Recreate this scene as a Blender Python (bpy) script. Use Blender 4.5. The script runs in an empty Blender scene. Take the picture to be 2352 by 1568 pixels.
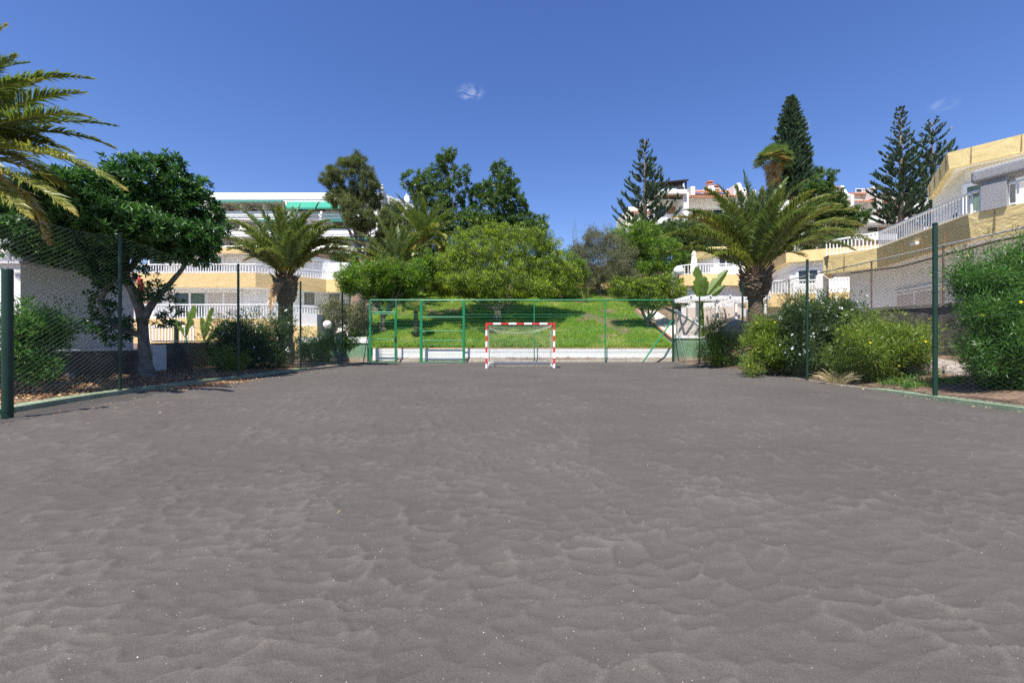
import bpy, math, random
import numpy as np
from mathutils import Vector

rng = np.random.default_rng(11)
random.seed(5)
SC = bpy.context.scene
COL = SC.collection
CAMZ = 1.22
F = 1000.0            # focal length of the photograph in its 2352 px wide frame
PI = math.pi


# ------------------------------------------------------------------ helpers
def W(px, py, D):
    """A point of the photograph (2352 x 1568 frame) at the distance D -> metres."""
    return np.array([(px - 1176) / F * D, D, CAMZ + (784 - py) / F * D])


def nrm(a):
    a = np.asarray(a, float)
    return a / np.maximum(np.linalg.norm(a, axis=-1, keepdims=True), 1e-9)


class MB:
    """Collects verts and faces, builds ONE mesh object."""

    def __init__(self):
        self.v, self.f, self.t, self.m, self.n = [], [], [], [], 0

    def add(self, verts, faces, tint=0.5, mat=0):
        verts = np.asarray(verts, np.float32).reshape(-1, 3)
        if not isinstance(faces, list):
            faces = [faces]
        if faces and isinstance(faces[0], (tuple,)):
            by = {}
            for f in faces:
                by.setdefault(len(f), []).append(f)
            faces = [np.array(x) for x in by.values()]
        for i, fa in enumerate(faces):
            fa = np.asarray(fa, np.int32)
            self.f.append(fa + self.n)
            tt = tint[i] if isinstance(tint, list) else tint
            self.t.append(np.broadcast_to(np.asarray(tt, np.float32), (len(fa),)))
            self.m.append(np.full(len(fa), mat, np.int32))
        self.v.append(verts)
        self.n += len(verts)

    def box(self, x0, x1, y0, y1, z0, z1, **k):
        v = [(x, y, z) for x in (x0, x1) for y in (y0, y1) for z in (z0, z1)]
        self.add(v, [(0, 1, 3, 2), (4, 6, 7, 5), (0, 4, 5, 1), (2, 3, 7, 6), (0, 2, 6, 4), (1, 5, 7, 3)], **k)

    def hexa(self, b, t, **k):
        """b, t: 4 bottom and 4 top points."""
        v = list(b) + list(t)
        self.add(v, [(3, 2, 1, 0), (4, 5, 6, 7), (0, 1, 5, 4), (1, 2, 6, 5), (2, 3, 7, 6), (3, 0, 4, 7)], **k)

    def prism(self, pts2, z0, z1, **k):
        n = len(pts2)
        v = [(p[0], p[1], z0) for p in pts2] + [(p[0], p[1], z1) for p in pts2]
        fs = [tuple(range(n))[::-1], tuple(range(n, 2 * n))]
        fs += [(i, (i + 1) % n, n + (i + 1) % n, n + i) for i in range(n)]
        self.add(v, fs, **k)

    def bar(self, a, b, r=0.02, **k):
        self.tube([a, b], [r, r], n=4, **k)

    def tube(self, pts, radii, n=8, caps=True, **k):
        pts = np.asarray(pts, float)
        K = len(pts)
        radii = np.broadcast_to(np.asarray(radii, float), (K,))
        T = nrm(np.gradient(pts, axis=0))
        ref = np.array([0, 0, 1.0]) if abs(T[0][2]) < .9 else np.array([1.0, 0, 0])
        A = nrm(np.cross(T, ref))
        for i in range(1, K):
            a = A[i - 1] - T[i] * np.dot(A[i - 1], T[i])
            A[i] = a / max(np.linalg.norm(a), 1e-9)
        B = np.cross(T, A)
        ang = np.arange(n) / n * 2 * PI + PI / 4
        ring = pts[:, None] + radii[:, None, None] * (A[:, None] * np.cos(ang)[None, :, None] + B[:, None] * np.sin(ang)[None, :, None])
        v = ring.reshape(-1, 3)
        i, j = np.meshgrid(np.arange(K - 1), np.arange(n), indexing='ij')
        q = np.stack([i * n + j, i * n + (j + 1) % n, (i + 1) * n + (j + 1) % n, (i + 1) * n + j], -1).reshape(-1, 4)
        fs = [q]
        if caps:
            fs.append(np.array([list(range(n))[::-1], list(range((K - 1) * n, K * n))]))
        self.add(v, fs, **k)

    def lathe(self, c, prof, n=20, **k):
        """prof: [(r, z)] round the vertical axis through c."""
        self.tube_z([(c[0], c[1], c[2] + z) for r, z in prof], [max(r, .0005) for r, z in prof], n, **k)

    def tube_z(self, pts, radii, n, **k):
        ang = np.arange(n) / n * 2 * PI
        pts = np.asarray(pts, float)
        radii = np.asarray(radii, float)
        K = len(pts)
        ring = pts[:, None] + radii[:, None, None] * np.stack([np.cos(ang), np.sin(ang), 0 * ang], -1)[None]
        i, j = np.meshgrid(np.arange(K - 1), np.arange(n), indexing='ij')
        q = np.stack([i * n + j, i * n + (j + 1) % n, (i + 1) * n + (j + 1) % n, (i + 1) * n + j], -1).reshape(-1, 4)
        self.add(ring.reshape(-1, 3), [q, np.array([list(range(n))[::-1], list(range((K - 1) * n, K * n))])], **k)

    def segs(self, a, b, r, n=3, tint=0.5):
        """Many thin straight wires a[i] -> b[i] at once."""
        a, b = np.asarray(a, float), np.asarray(b, float)
        T = nrm(b - a)
        ref = np.where(np.abs(T[:, 2:3]) < .8, np.array([[0, 0, 1.0]]), np.array([[1.0, 0, 0]]))
        A = nrm(np.cross(T, ref))
        B = np.cross(T, A)
        ang = np.arange(n) / n * 2 * PI
        off = r * (A[:, None] * np.cos(ang)[None, :, None] + B[:, None] * np.sin(ang)[None, :, None])
        v = np.concatenate([a[:, None] + off, b[:, None] + off], 1)
        N = len(a)
        base = np.arange(N)[:, None, None] * 2 * n
        j = np.arange(n)
        q = np.stack([j, (j + 1) % n, n + (j + 1) % n, n + j], -1)[None] + base
        self.add(v.reshape(-1, 3), q.reshape(-1, 4), tint=tint)

    def build(self, name, mats, parent=None, smooth=False, label=None, kind=None):
        if not self.v:
            return None
        mats = mats if isinstance(mats, (list, tuple)) else [mats]
        v = np.concatenate(self.v)
        if parent is not None:
            v = v - np.array(parent['_o'], np.float32)
        me = bpy.data.meshes.new(name)
        me.vertices.add(len(v))
        me.vertices.foreach_set('co', v.astype(np.float32).ravel())
        tot = np.concatenate([np.full(len(f), f.shape[1], np.int32) for f in self.f])
        idx = np.concatenate([f.ravel() for f in self.f]).astype(np.int32)
        me.loops.add(len(idx))
        me.loops.foreach_set('vertex_index', idx)
        me.polygons.add(len(tot))
        me.polygons.foreach_set('loop_start', np.concatenate([[0], np.cumsum(tot)[:-1]]).astype(np.int32))
        me.polygons.foreach_set('material_index', np.concatenate(self.m))
        me.polygons.foreach_set('use_smooth', np.full(len(tot), bool(smooth)))
        me.update(calc_edges=True)
        a = me.attributes.new('tint', 'FLOAT', 'FACE')
        a.data.foreach_set('value', np.concatenate(self.t).astype(np.float32))
        for m in mats:
            me.materials.append(m)
        o = bpy.data.objects.new(name, me)
        COL.objects.link(o)
        if parent is not None:
            o.parent = parent
            o['_o'] = list(parent['_o'])
        else:
            o['_o'] = [0.0, 0.0, 0.0]
        if label:
            o['label'] = label
        if kind:
            o['kind'] = kind
        return o


def thing(name, label, cat, loc, group=None):
    o = bpy.data.objects.new(name, None)
    COL.objects.link(o)
    o.location = [float(x) for x in loc]
    o['_o'] = [float(x) for x in loc]
    o['label'] = label
    o['category'] = cat
    if group:
        o['group'] = group
    o.empty_display_size = .3
    return o


def tag(o, label, cat, group=None):
    o['label'] = label
    o['category'] = cat
    if group:
        o['group'] = group
    return o


# ------------------------------------------------------------------ materials
def mat(name):
    m = bpy.data.materials.new(name)
    m.use_nodes = True
    nt = m.node_tree
    nt.nodes.clear()
    out = nt.nodes.new('ShaderNodeOutputMaterial')
    return m, nt, out


def N(nt, kind, **kw):
    n = nt.nodes.new(kind)
    for k, v in kw.items():
        if k.startswith('i_'):
            n.inputs[k[2:].replace('_', ' ')].default_value = v
        else:
            setattr(n, k, v)
    return n


def ramp(nt, stops, fac):
    r = nt.nodes.new('ShaderNodeValToRGB')
    e = r.color_ramp.elements
    while len(e) > 1:
        e.remove(e[-1])
    e[0].position, e[0].color = stops[0][0], (*stops[0][1], 1)
    for p, c in stops[1:]:
        x = e.new(p)
        x.color = (*c, 1)
    nt.links.new(fac, r.inputs['Fac'])
    return r.outputs['Color']


def rough_mat(name, c0, c1, scale=4.0, rough=.8, bump=.15, bscale=40.0, c2=None, bdist=.02, spec=.3, stretch=(1, 1, 1)):
    """Matte surface: two-tone noise colour plus fine bump, in object space."""
    m, nt, out = mat(name)
    tc = N(nt, 'ShaderNodeTexCoord')
    mp = N(nt, 'ShaderNodeMapping')
    mp.inputs['Scale'].default_value = stretch
    nt.links.new(tc.outputs['Object'], mp.inputs['Vector'])
    n1 = N(nt, 'ShaderNodeTexNoise', i_Scale=scale, i_Detail=6.0, i_Roughness=.65)
    nt.links.new(mp.outputs[0], n1.inputs['Vector'])
    stops = [(.3, c0), (.7, c1)]
    if c2:
        stops = [(.28, c2), (.42, c0), (.7, c1)]
    col = ramp(nt, stops, n1.outputs['Fac'])
    p = N(nt, 'ShaderNodeBsdfPrincipled', i_Roughness=rough)
    p.inputs['Specular IOR Level'].default_value = spec
    nt.links.new(col, p.inputs['Base Color'])
    if bump:
        n2 = N(nt, 'ShaderNodeTexNoise', i_Scale=bscale, i_Detail=4.0)
        nt.links.new(mp.outputs[0], n2.inputs['Vector'])
        b = N(nt, 'ShaderNodeBump', i_Strength=bump, i_Distance=bdist)
        nt.links.new(n2.outputs['Fac'], b.inputs['Height'])
        nt.links.new(b.outputs[0], p.inputs['Normal'])
    nt.links.new(p.outputs[0], out.inputs[0])
    return m


def leaf_mat(name, stops, trans=.3, rough=.45, spec=.4, gain=1.35):
    """Leaf surface: colour from each leaf's own tint, light shining through."""
    m, nt, out = mat(name)
    at = N(nt, 'ShaderNodeAttribute', attribute_name='tint')
    if trans > 0:
        stops = [(q, tuple(min(.85, x * gain) for x in c)) for q, c in stops]
    col = ramp(nt, stops, at.outputs['Fac'])
    p = N(nt, 'ShaderNodeBsdfPrincipled', i_Roughness=rough)
    p.inputs['Specular IOR Level'].default_value = spec
    nt.links.new(col, p.inputs['Base Color'])
    if trans > 0:
        t = N(nt, 'ShaderNodeBsdfTranslucent')
        g = N(nt, 'ShaderNodeHueSaturation', i_Value=1.35, i_Saturation=1.1)
        nt.links.new(col, g.inputs['Color'])
        nt.links.new(g.outputs[0], t.inputs['Color'])
        mx = N(nt, 'ShaderNodeMixShader', i_Fac=trans)
        nt.links.new(p.outputs[0], mx.inputs[1])
        nt.links.new(t.outputs[0], mx.inputs[2])
        nt.links.new(mx.outputs[0], out.inputs[0])
    else:
        nt.links.new(p.outputs[0], out.inputs[0])
    return m


M = {}
M['white'] = rough_mat('white_plaster', (.74, .73, .70), (.83, .82, .80), 1.5, .85, .12, 60)
M['whitepaint'] = rough_mat('white_paint', (.78, .78, .77), (.84, .84, .83), 6, .5, .0)
M['cream'] = rough_mat('cream_plaster', (.74, .69, .57), (.81, .76, .64), 1.2, .85, .12, 60)
M['pinkwall'] = rough_mat('pinkish_plaster', (.54, .46, .40), (.64, .56, .50), 1.2, .85, .15, 40)
M['greywall'] = rough_mat('grey_plaster', (.50, .50, .52), (.60, .60, .62), 1.5, .85, .12, 50)
M['roughcast'] = rough_mat('grey_roughcast', (.24, .24, .25), (.40, .40, .41), 30, .95, .9, 45, bdist=.04)
M['brownwall'] = rough_mat('brown_render', (.10, .085, .07), (.19, .165, .14), 2.2, .95, .6, 14, c2=(.06, .05, .045), bdist=.05)
M['concrete'] = rough_mat('raw_concrete', (.23, .20, .165), (.33, .29, .245), 5, .95, .5, 25, c2=(.15, .13, .11))
M['soil'] = rough_mat('soil', (.13, .085, .06), (.26, .18, .125), 3.5, .95, .8, 20, c2=(.09, .06, .045), bdist=.05)
M['rock'] = rough_mat('rock', (.22, .19, .17), (.40, .35, .31), 5, .95, .9, 12, bdist=.08)
M['tile'] = rough_mat('terracotta', (.45, .19, .11), (.62, .31, .19), 8, .85, .2, 30)
M['darkwood'] = rough_mat('dark_wood', (.035, .028, .022), (.07, .055, .04), 6, .7, .2, 40)
M['wood'] = rough_mat('brown_wood', (.20, .12, .07), (.30, .19, .11), 8, .7, .2, 40)
M['greenpaint'] = rough_mat('green_paint', (.010, .18, .075), (.016, .25, .105), 9, .4, .05, 30, spec=.5)
M['darkgreen'] = rough_mat('dark_green_paint', (.004, .026, .015), (.008, .042, .024), 7, .45, .08, 25, spec=.5)
M['wire'] = rough_mat('green_coated_wire', (.055, .095, .065), (.085, .125, .09), 9, .4, 0, spec=.5)
M['greywire'] = rough_mat('galvanised_wire', (.30, .30, .27), (.38, .38, .34), 9, .5, 0, spec=.5)
M['galv'] = rough_mat('galvanised_pipe', (.30, .30, .29), (.40, .40, .39), 9, .45, 0, spec=.5)
M['rust'] = rough_mat('rusty_post', (.10, .065, .05), (.17, .11, .08), 8, .8, .2, 40)
M['red'] = rough_mat('red_paint', (.52, .02, .025), (.62, .03, .03), 12, .4, .05, 40, spec=.5)
M['orangered'] = rough_mat('red_pipe_paint', (.42, .03, .03), (.58, .07, .055), 5, .6, .1, 40)
M['net'] = rough_mat('net_cord', (.50, .46, .38), (.62, .58, .50), 20, .9, 0)
M['cloth'] = rough_mat('cream_canvas', (.70, .64, .52), (.78, .72, .60), 3, .9, .1, 30)
M['greenawn'] = rough_mat('green_awning', (.03, .25, .17), (.045, .31, .215), 2, .8, .05, 30)
M['globe'] = rough_mat('opal_globe', (.80, .78, .72), (.84, .82, .78), 3, .25, 0, spec=.5)
M['black'] = rough_mat('black_metal', (.02, .02, .02), (.035, .035, .035), 6, .5, 0)
M['curtain'] = rough_mat('curtain', (.16, .16, .15), (.34, .33, .30), 14, .9, .1, 20, stretch=(1, 1, .02))
M['curtaingreen'] = rough_mat('green_curtain', (.05, .10, .08), (.14, .20, .16), 14, .9, .1, 20, stretch=(1, 1, .02))
M['blind'] = rough_mat('roller_blind', (.52, .48, .43), (.58, .54, .49), 3, .8, .1, 30, stretch=(.2, .2, 6))
M['bark'] = rough_mat('bark', (.11, .085, .065), (.24, .20, .165), 7, .95, .7, 18, bdist=.04, stretch=(1, 1, .35))
M['palebark'] = rough_mat('pale_bark', (.13, .115, .10), (.25, .23, .20), 6, .9, .6, 16, c2=(.07, .06, .05), bdist=.03)
M['palmtrunk'] = rough_mat('palm_trunk', (.075, .055, .04), (.19, .145, .10), 5, .95, .9, 9, bdist=.06, stretch=(1, 1, 3))
M['palmboot'] = leaf_mat('palm_boots', [(0, (.06, .04, .028)), (.6, (.16, .11, .07)), (1, (.26, .19, .11))], 0, .9)
M['rachis'] = leaf_mat('palm_rachis', [(0, (.10, .13, .03)), (.5, (.26, .24, .05)), (.8, (.40, .28, .06)), (1, (.30, .20, .12))], .0, .5)
M['palmleaf'] = leaf_mat('palm_leaflets', [(0, (.050, .080, .022)), (.35, (.085, .112, .026)), (.6, (.15, .155, .032)), (.8, (.26, .19, .05)), (.92, (.29, .185, .07)), (1, (.24, .175, .12))], .30, .36, .6, gain=1.8)
M['ficus'] = leaf_mat('ficus_leaves', [(0, (.010, .030, .006)), (.6, (.022, .060, .012)), (1, (.060, .125, .024))], .22, .42, .5, gain=2.0)
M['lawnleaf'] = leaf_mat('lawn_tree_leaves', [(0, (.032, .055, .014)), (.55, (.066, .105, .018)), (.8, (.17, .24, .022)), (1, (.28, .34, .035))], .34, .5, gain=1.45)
M['schef'] = leaf_mat('schefflera_leaves', [(0, (.024, .048, .012)), (.6, (.052, .092, .02)), (1, (.13, .18, .03))], .28, .38, .45, gain=1.75)
M['bright'] = leaf_mat('bright_leaves', [(0, (.035, .075, .012)), (.6, (.075, .14, .018)), (1, (.18, .25, .025))], .34, .45, gain=1.7)
M['drybush'] = leaf_mat('dry_bush_leaves', [(0, (.055, .055, .035)), (.6, (.095, .10, .055)), (1, (.17, .18, .06))], .25, .7, gain=1.8)
M['darkleaf'] = leaf_mat('dark_tree_leaves', [(0, (.022, .042, .012)), (.6, (.045, .078, .018)), (1, (.10, .145, .028))], .25, .45, gain=1.7)
M['casua'] = leaf_mat('casuarina_needles', [(0, (.036, .050, .018)), (.6, (.062, .078, .026)), (1, (.13, .145, .042))], .3, .6, gain=2.0)
M['norfolk'] = leaf_mat('norfolk_needles', [(0, (.018, .040, .024)), (.6, (.032, .062, .034)), (1, (.07, .10, .045))], .2, .6, gain=1.8)
M['thev'] = leaf_mat('thevetia_leaves', [(0, (.048, .078, .014)), (.6, (.105, .145, .020)), (1, (.25, .30, .030))], .38, .38, .45, gain=2.1)
M['thevdark'] = leaf_mat('deep_green_leaves', [(0, (.025, .065, .014)), (.6, (.052, .115, .02)), (1, (.14, .20, .03))], .36, .38, .45, gain=1.9)
M['olean'] = leaf_mat('oleander_leaves', [(0, (.03, .055, .018)), (.6, (.055, .09, .028)), (1, (.13, .165, .05))], .28, .45, gain=1.7)
M['banana'] = leaf_mat('banana_leaf', [(0, (.045, .09, .016)), (1, (.13, .19, .03))], .35, .4, .45)
M['straw'] = leaf_mat('straw_grass', [(0, (.30, .24, .12)), (1, (.55, .47, .28))], .3, .7)
M['fanleaf'] = leaf_mat('fan_palm_leaf', [(0, (.05, .09, .03)), (.7, (.12, .16, .05)), (.85, (.34, .24, .08)), (1, (.22, .14, .08))], .25, .4, .5, gain=1.7)
M['flowerw'] = leaf_mat('white_flowers', [(0, (.78, .76, .76)), (1, (.84, .83, .84))], .3, .6)
M['flowery'] = leaf_mat('yellow_flowers', [(0, (.75, .48, .01)), (1, (.85, .62, .02))], .3, .6)
M['grass'] = leaf_mat('grass_blades', [(0, (.068, .122, .010)), (.7, (.115, .190, .016)), (.92, (.20, .25, .03)), (1, (.34, .31, .11))], .38, .6, gain=1.5)
M['deadleaf'] = leaf_mat('dead_leaves', [(0, (.13, .06, .035)), (.5, (.27, .13, .07)), (.8, (.42, .26, .12)), (1, (.60, .46, .20))], .1, .7)
M['shell'] = leaf_mat('shell_grit', [(0, (.03, .025, .025)), (.12, (.05, .04, .04)), (.14, (.55, .47, .36)), (.6, (.72, .66, .55)), (.93, (.85, .82, .76)), (.95, (.42, .15, .07)), (1, (.50, .22, .12))], 0, .7)


def glass_mat():
    m, nt, out = mat('window_glass')
    p = N(nt, 'ShaderNodeBsdfPrincipled', i_Roughness=.06)
    p.inputs['Base Color'].default_value = (.025, .032, .04, 1)
    p.inputs['Specular IOR Level'].default_value = .6
    nt.links.new(p.outputs[0], out.inputs[0])
    return m


M['glass'] = glass_mat()


def ochre_mat(name, c0, c1, rough_amt):
    m, nt, out = mat(name)
    tc = N(nt, 'ShaderNodeTexCoord')
    n1 = N(nt, 'ShaderNodeTexNoise', i_Scale=2.2, i_Detail=5.0)
    nt.links.new(tc.outputs['Object'], n1.inputs['Vector'])
    col = ramp(nt, [(.3, c0), (.7, c1)], n1.outputs['Fac'])
    p = N(nt, 'ShaderNodeBsdfPrincipled', i_Roughness=.9)
    p.inputs['Specular IOR Level'].default_value = .2
    nt.links.new(col, p.inputs['Base Color'])
    mp = N(nt, 'ShaderNodeMapping')
    mp.inputs['Scale'].default_value = (1, 1, 1.1)
    nt.links.new(tc.outputs['Object'], mp.inputs['Vector'])
    n2 = N(nt, 'ShaderNodeTexNoise', i_Scale=1.5, i_Detail=4.0, i_Roughness=.5, i_Distortion=2.0)
    nt.links.new(mp.outputs[0], n2.inputs['Vector'])
    b = N(nt, 'ShaderNodeBump', i_Strength=rough_amt, i_Distance=.12)
    nt.links.new(n2.outputs['Fac'], b.inputs['Height'])
    nt.links.new(b.outputs[0], p.inputs['Normal'])
    nt.links.new(p.outputs[0], out.inputs[0])
    return m


M['ochre'] = ochre_mat('ochre_stone_panel', (.69, .54, .25), (.75, .60, .30), .26)
M['orange'] = ochre_mat('orange_plaster', (.71, .51, .235), (.78, .58, .29), .2)


def green_wall_mat(name, z0, z1, c0, c1, base):
    """painted wall whose paint has worn off near the bottom"""
    m, nt, out = mat(name)
    tc = N(nt, 'ShaderNodeTexCoord')
    n1 = N(nt, 'ShaderNodeTexNoise', i_Scale=3.0, i_Detail=7.0, i_Roughness=.65)
    nt.links.new(tc.outputs['Object'], n1.inputs['Vector'])
    c = ramp(nt, [(.3, c0), (.65, c1)], n1.outputs['Fac'])
    sx = N(nt, 'ShaderNodeSeparateXYZ')
    nt.links.new(tc.outputs['Object'], sx.inputs[0])
    ad = N(nt, 'ShaderNodeMath', operation='MULTIPLY_ADD')
    nt.links.new(n1.outputs['Fac'], ad.inputs[0])
    ad.inputs[1].default_value = -.5
    nt.links.new(sx.outputs['Z'], ad.inputs[2])
    mr = N(nt, 'ShaderNodeMapRange')
    mr.inputs['From Min'].default_value = z0 - .25
    mr.inputs['From Max'].default_value = z1 - .25
    nt.links.new(ad.outputs[0], mr.inputs['Value'])
    n3 = N(nt, 'ShaderNodeTexNoise', i_Scale=5.0, i_Detail=6.0)
    nt.links.new(tc.outputs['Object'], n3.inputs['Vector'])
    cb = ramp(nt, [(.3, base), (.7, tuple(min(1, x * 1.5) for x in base))], n3.outputs['Fac'])
    mx = N(nt, 'ShaderNodeMixRGB')
    nt.links.new(mr.outputs[0], mx.inputs['Fac'])
    nt.links.new(cb, mx.inputs['Color1'])
    nt.links.new(c, mx.inputs['Color2'])
    p = N(nt, 'ShaderNodeBsdfPrincipled', i_Roughness=.85)
    nt.links.new(mx.outputs[0], p.inputs['Base Color'])
    b = N(nt, 'ShaderNodeBump', i_Strength=.4, i_Distance=.03)
    nt.links.new(n3.outputs['Fac'], b.inputs['Height'])
    nt.links.new(b.outputs[0], p.inputs['Normal'])
    nt.links.new(p.outputs[0], out.inputs[0])
    return m


M['greenwall'] = green_wall_mat('worn_green_wall', .15, .4, (.10, .20, .12), (.20, .33, .21), (.28, .23, .17))
M['whitebase'] = green_wall_mat('white_retaining_wall', .22, .27, (.78, .77, .74), (.85, .84, .82), (.32, .28, .22))
M['kerbgreen'] = rough_mat('green_painted_kerb', (.20, .26, .16), (.36, .41, .29), 3, .8, .35, 22, c2=(.34, .32, .26))
M['kerbbeige'] = rough_mat('sandy_kerb', (.22, .19, .15), (.34, .30, .24), 4, .9, .4, 22, c2=(.16, .20, .13))


def sand_mat():
    m, nt, out = mat('volcanic_sand')
    tc = N(nt, 'ShaderNodeTexCoord')
    big = N(nt, 'ShaderNodeTexNoise', i_Scale=.35, i_Detail=4.0)
    nt.links.new(tc.outputs['Object'], big.inputs['Vector'])
    fine = N(nt, 'ShaderNodeTexNoise', i_Scale=180.0, i_Detail=2.0)
    nt.links.new(tc.outputs['Object'], fine.inputs['Vector'])
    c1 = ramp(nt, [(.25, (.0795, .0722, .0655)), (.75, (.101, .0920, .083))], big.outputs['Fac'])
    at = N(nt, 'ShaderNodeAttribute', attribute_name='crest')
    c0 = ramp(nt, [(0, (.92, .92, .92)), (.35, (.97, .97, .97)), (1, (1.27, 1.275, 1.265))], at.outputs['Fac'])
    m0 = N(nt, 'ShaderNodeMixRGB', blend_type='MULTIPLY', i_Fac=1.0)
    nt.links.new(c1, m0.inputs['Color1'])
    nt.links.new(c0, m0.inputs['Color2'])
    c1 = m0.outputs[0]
    c2 = ramp(nt, [(.25, (.72, .72, .72)), (.75, (1.25, 1.25, 1.25))], fine.outputs['Fac'])
    mx = N(nt, 'ShaderNodeMixRGB', blend_type='MULTIPLY', i_Fac=1.0)
    nt.links.new(c1, mx.inputs['Color1'])
    nt.links.new(c2, mx.inputs['Color2'])
    # pale grains of shell
    vo = N(nt, 'ShaderNodeTexVoronoi', i_Scale=55.0)
    nt.links.new(tc.outputs['Object'], vo.inputs['Vector'])
    n3 = N(nt, 'ShaderNodeTexNoise', i_Scale=2.5, i_Detail=3.0)
    nt.links.new(tc.outputs['Object'], n3.inputs['Vector'])
    sepc = N(nt, 'ShaderNodeSeparateXYZ')
    nt.links.new(vo.outputs['Color'], sepc.inputs[0])
    th = N(nt, 'ShaderNodeMath', operation='MULTIPLY')
    nt.links.new(n3.outputs['Fac'], th.inputs[0])
    th.inputs[1].default_value = .13
    ls = N(nt, 'ShaderNodeMath', operation='LESS_THAN')
    nt.links.new(sepc.outputs['X'], ls.inputs[0])
    nt.links.new(th.outputs[0], ls.inputs[1])
    l2 = N(nt, 'ShaderNodeMath', operation='LESS_THAN')
    nt.links.new(vo.outputs['Distance'], l2.inputs[0])
    l2.inputs[1].default_value = .13
    an = N(nt, 'ShaderNodeMath', operation='MULTIPLY')
    nt.links.new(ls.outputs[0], an.inputs[0])
    nt.links.new(l2.outputs[0], an.inputs[1])
    mx2 = N(nt, 'ShaderNodeMixRGB')
    nt.links.new(an.outputs[0], mx2.inputs['Fac'])
    nt.links.new(mx.outputs[0], mx2.inputs['Color1'])
    mx2.inputs['Color2'].default_value = (.34, .30, .25, 1)
    p = N(nt, 'ShaderNodeBsdfPrincipled', i_Roughness=.95)
    p.inputs['Specular IOR Level'].default_value = .15
    nt.links.new(mx2.outputs[0], p.inputs['Base Color'])
    n4 = N(nt, 'ShaderNodeTexNoise', i_Scale=14.0, i_Detail=6.0, i_Roughness=.6)
    nt.links.new(tc.outputs['Object'], n4.inputs['Vector'])
    b1 = N(nt, 'ShaderNodeBump', i_Strength=.7, i_Distance=.014)
    nt.links.new(n4.outputs['Fac'], b1.inputs['Height'])
    b2 = N(nt, 'ShaderNodeBump', i_Strength=.5, i_Distance=.003)
    nt.links.new(fine.outputs['Fac'], b2.inputs['Height'])
    nt.links.new(b1.outputs[0], b2.inputs['Normal'])
    nt.links.new(b2.outputs[0], p.inputs['Normal'])
    nt.links.new(p.outputs[0], out.inputs[0])
    return m


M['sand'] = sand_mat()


def lawn_mat():
    m, nt, out = mat('lawn_turf')
    tc = N(nt, 'ShaderNodeTexCoord')
    n1 = N(nt, 'ShaderNodeTexNoise', i_Scale=.55, i_Detail=6.0, i_Roughness=.7)
    nt.links.new(tc.outputs['Object'], n1.inputs['Vector'])
    n2 = N(nt, 'ShaderNodeTexNoise', i_Scale=22.0, i_Detail=4.0)
    nt.links.new(tc.outputs['Object'], n2.inputs['Vector'])
    c1 = ramp(nt, [(.26, (.25, .20, .10)), (.34, (.15, .18, .03)), (.55, (.095, .165, .014)), (.8, (.12, .19, .018))], n1.outputs['Fac'])
    c2 = ramp(nt, [(.3, (.6, .6, .6)), (.7, (1.3, 1.3, 1.2))], n2.outputs['Fac'])
    mx = N(nt, 'ShaderNodeMixRGB', blend_type='MULTIPLY', i_Fac=1.0)
    nt.links.new(c1, mx.inputs['Color1'])
    nt.links.new(c2, mx.inputs['Color2'])
    p = N(nt, 'ShaderNodeBsdfPrincipled', i_Roughness=.9)
    p.inputs['Specular IOR Level'].default_value = .15
    nt.links.new(mx.outputs[0], p.inputs['Base Color'])
    b = N(nt, 'ShaderNodeBump', i_Strength=.8, i_Distance=.05)
    nt.links.new(n2.outputs['Fac'], b.inputs['Height'])
    nt.links.new(b.outputs[0], p.inputs['Normal'])
    nt.links.new(p.outputs[0], out.inputs[0])
    return m


M['lawn'] = lawn_mat()


# ------------------------------------------------------------------ terrain
def sstep(a, b, x):
    t = np.clip((x - a) / (b - a), 0, 1)
    return t * t * (3 - 2 * t)


def vnoise(x, y, seed=0):
    """smooth value noise 0..1"""
    xi, yi = np.floor(x), np.floor(y)
    fx, fy = x - xi, y - yi
    fx, fy = fx * fx * (3 - 2 * fx), fy * fy * (3 - 2 * fy)

    def h(i, j):
        s = np.sin(i * 127.1 + j * 311.7 + seed * 74.7) * 43758.5453
        return s - np.floor(s)
    a, b, c, d = h(xi, yi), h(xi + 1, yi), h(xi, yi + 1), h(xi + 1, yi + 1)
    return (a * (1 - fx) + b * fx) * (1 - fy) + (c * (1 - fx) + d * fx) * fy


def fbm(x, y, seed=0, o=4):
    s, a, t = 0, .5, 0
    for k in range(o):
        s = s + a * vnoise(x * 2 ** k, y * 2 ** k, seed + k)
        t += a
        a *= .5
    return s / t


def terrain(x, y):
    x, y = np.asarray(x, float), np.asarray(y, float)
    hill = np.interp(y, [25.95, 26.2, 42, 70, 76, 900], [0, .74, 5.6, 13.4, 13.8, 14.0])
    left = np.interp(y, [25, 34, 56, 70, 76, 900], [.12, 1.0, 10.0, 12.5, 13, 17.0])
    t = sstep(-9.0, -15.0, x)
    z = hill * (1 - t) + left * t
    r = np.interp(x, [9.2, 10.0, 13.6, 14.4, 18, 40], [0, .10, .50, .95, 1.2, 3.5])
    z = np.maximum(z, np.where(x > 9.2, r, -1))
    lf = np.interp(x, [-40, -13, -9.6, -9.0], [.3, .16, .06, 0])
    z = np.maximum(z, np.where(x < -9.0, lf, -1))
    court = (x > -9.1) & (x < 9.6) & (y < 25.9)
    return np.where(court, -.16, z)


def TZ(x, y):
    return float(terrain(np.array([x]), np.array([y]))[0])


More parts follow.
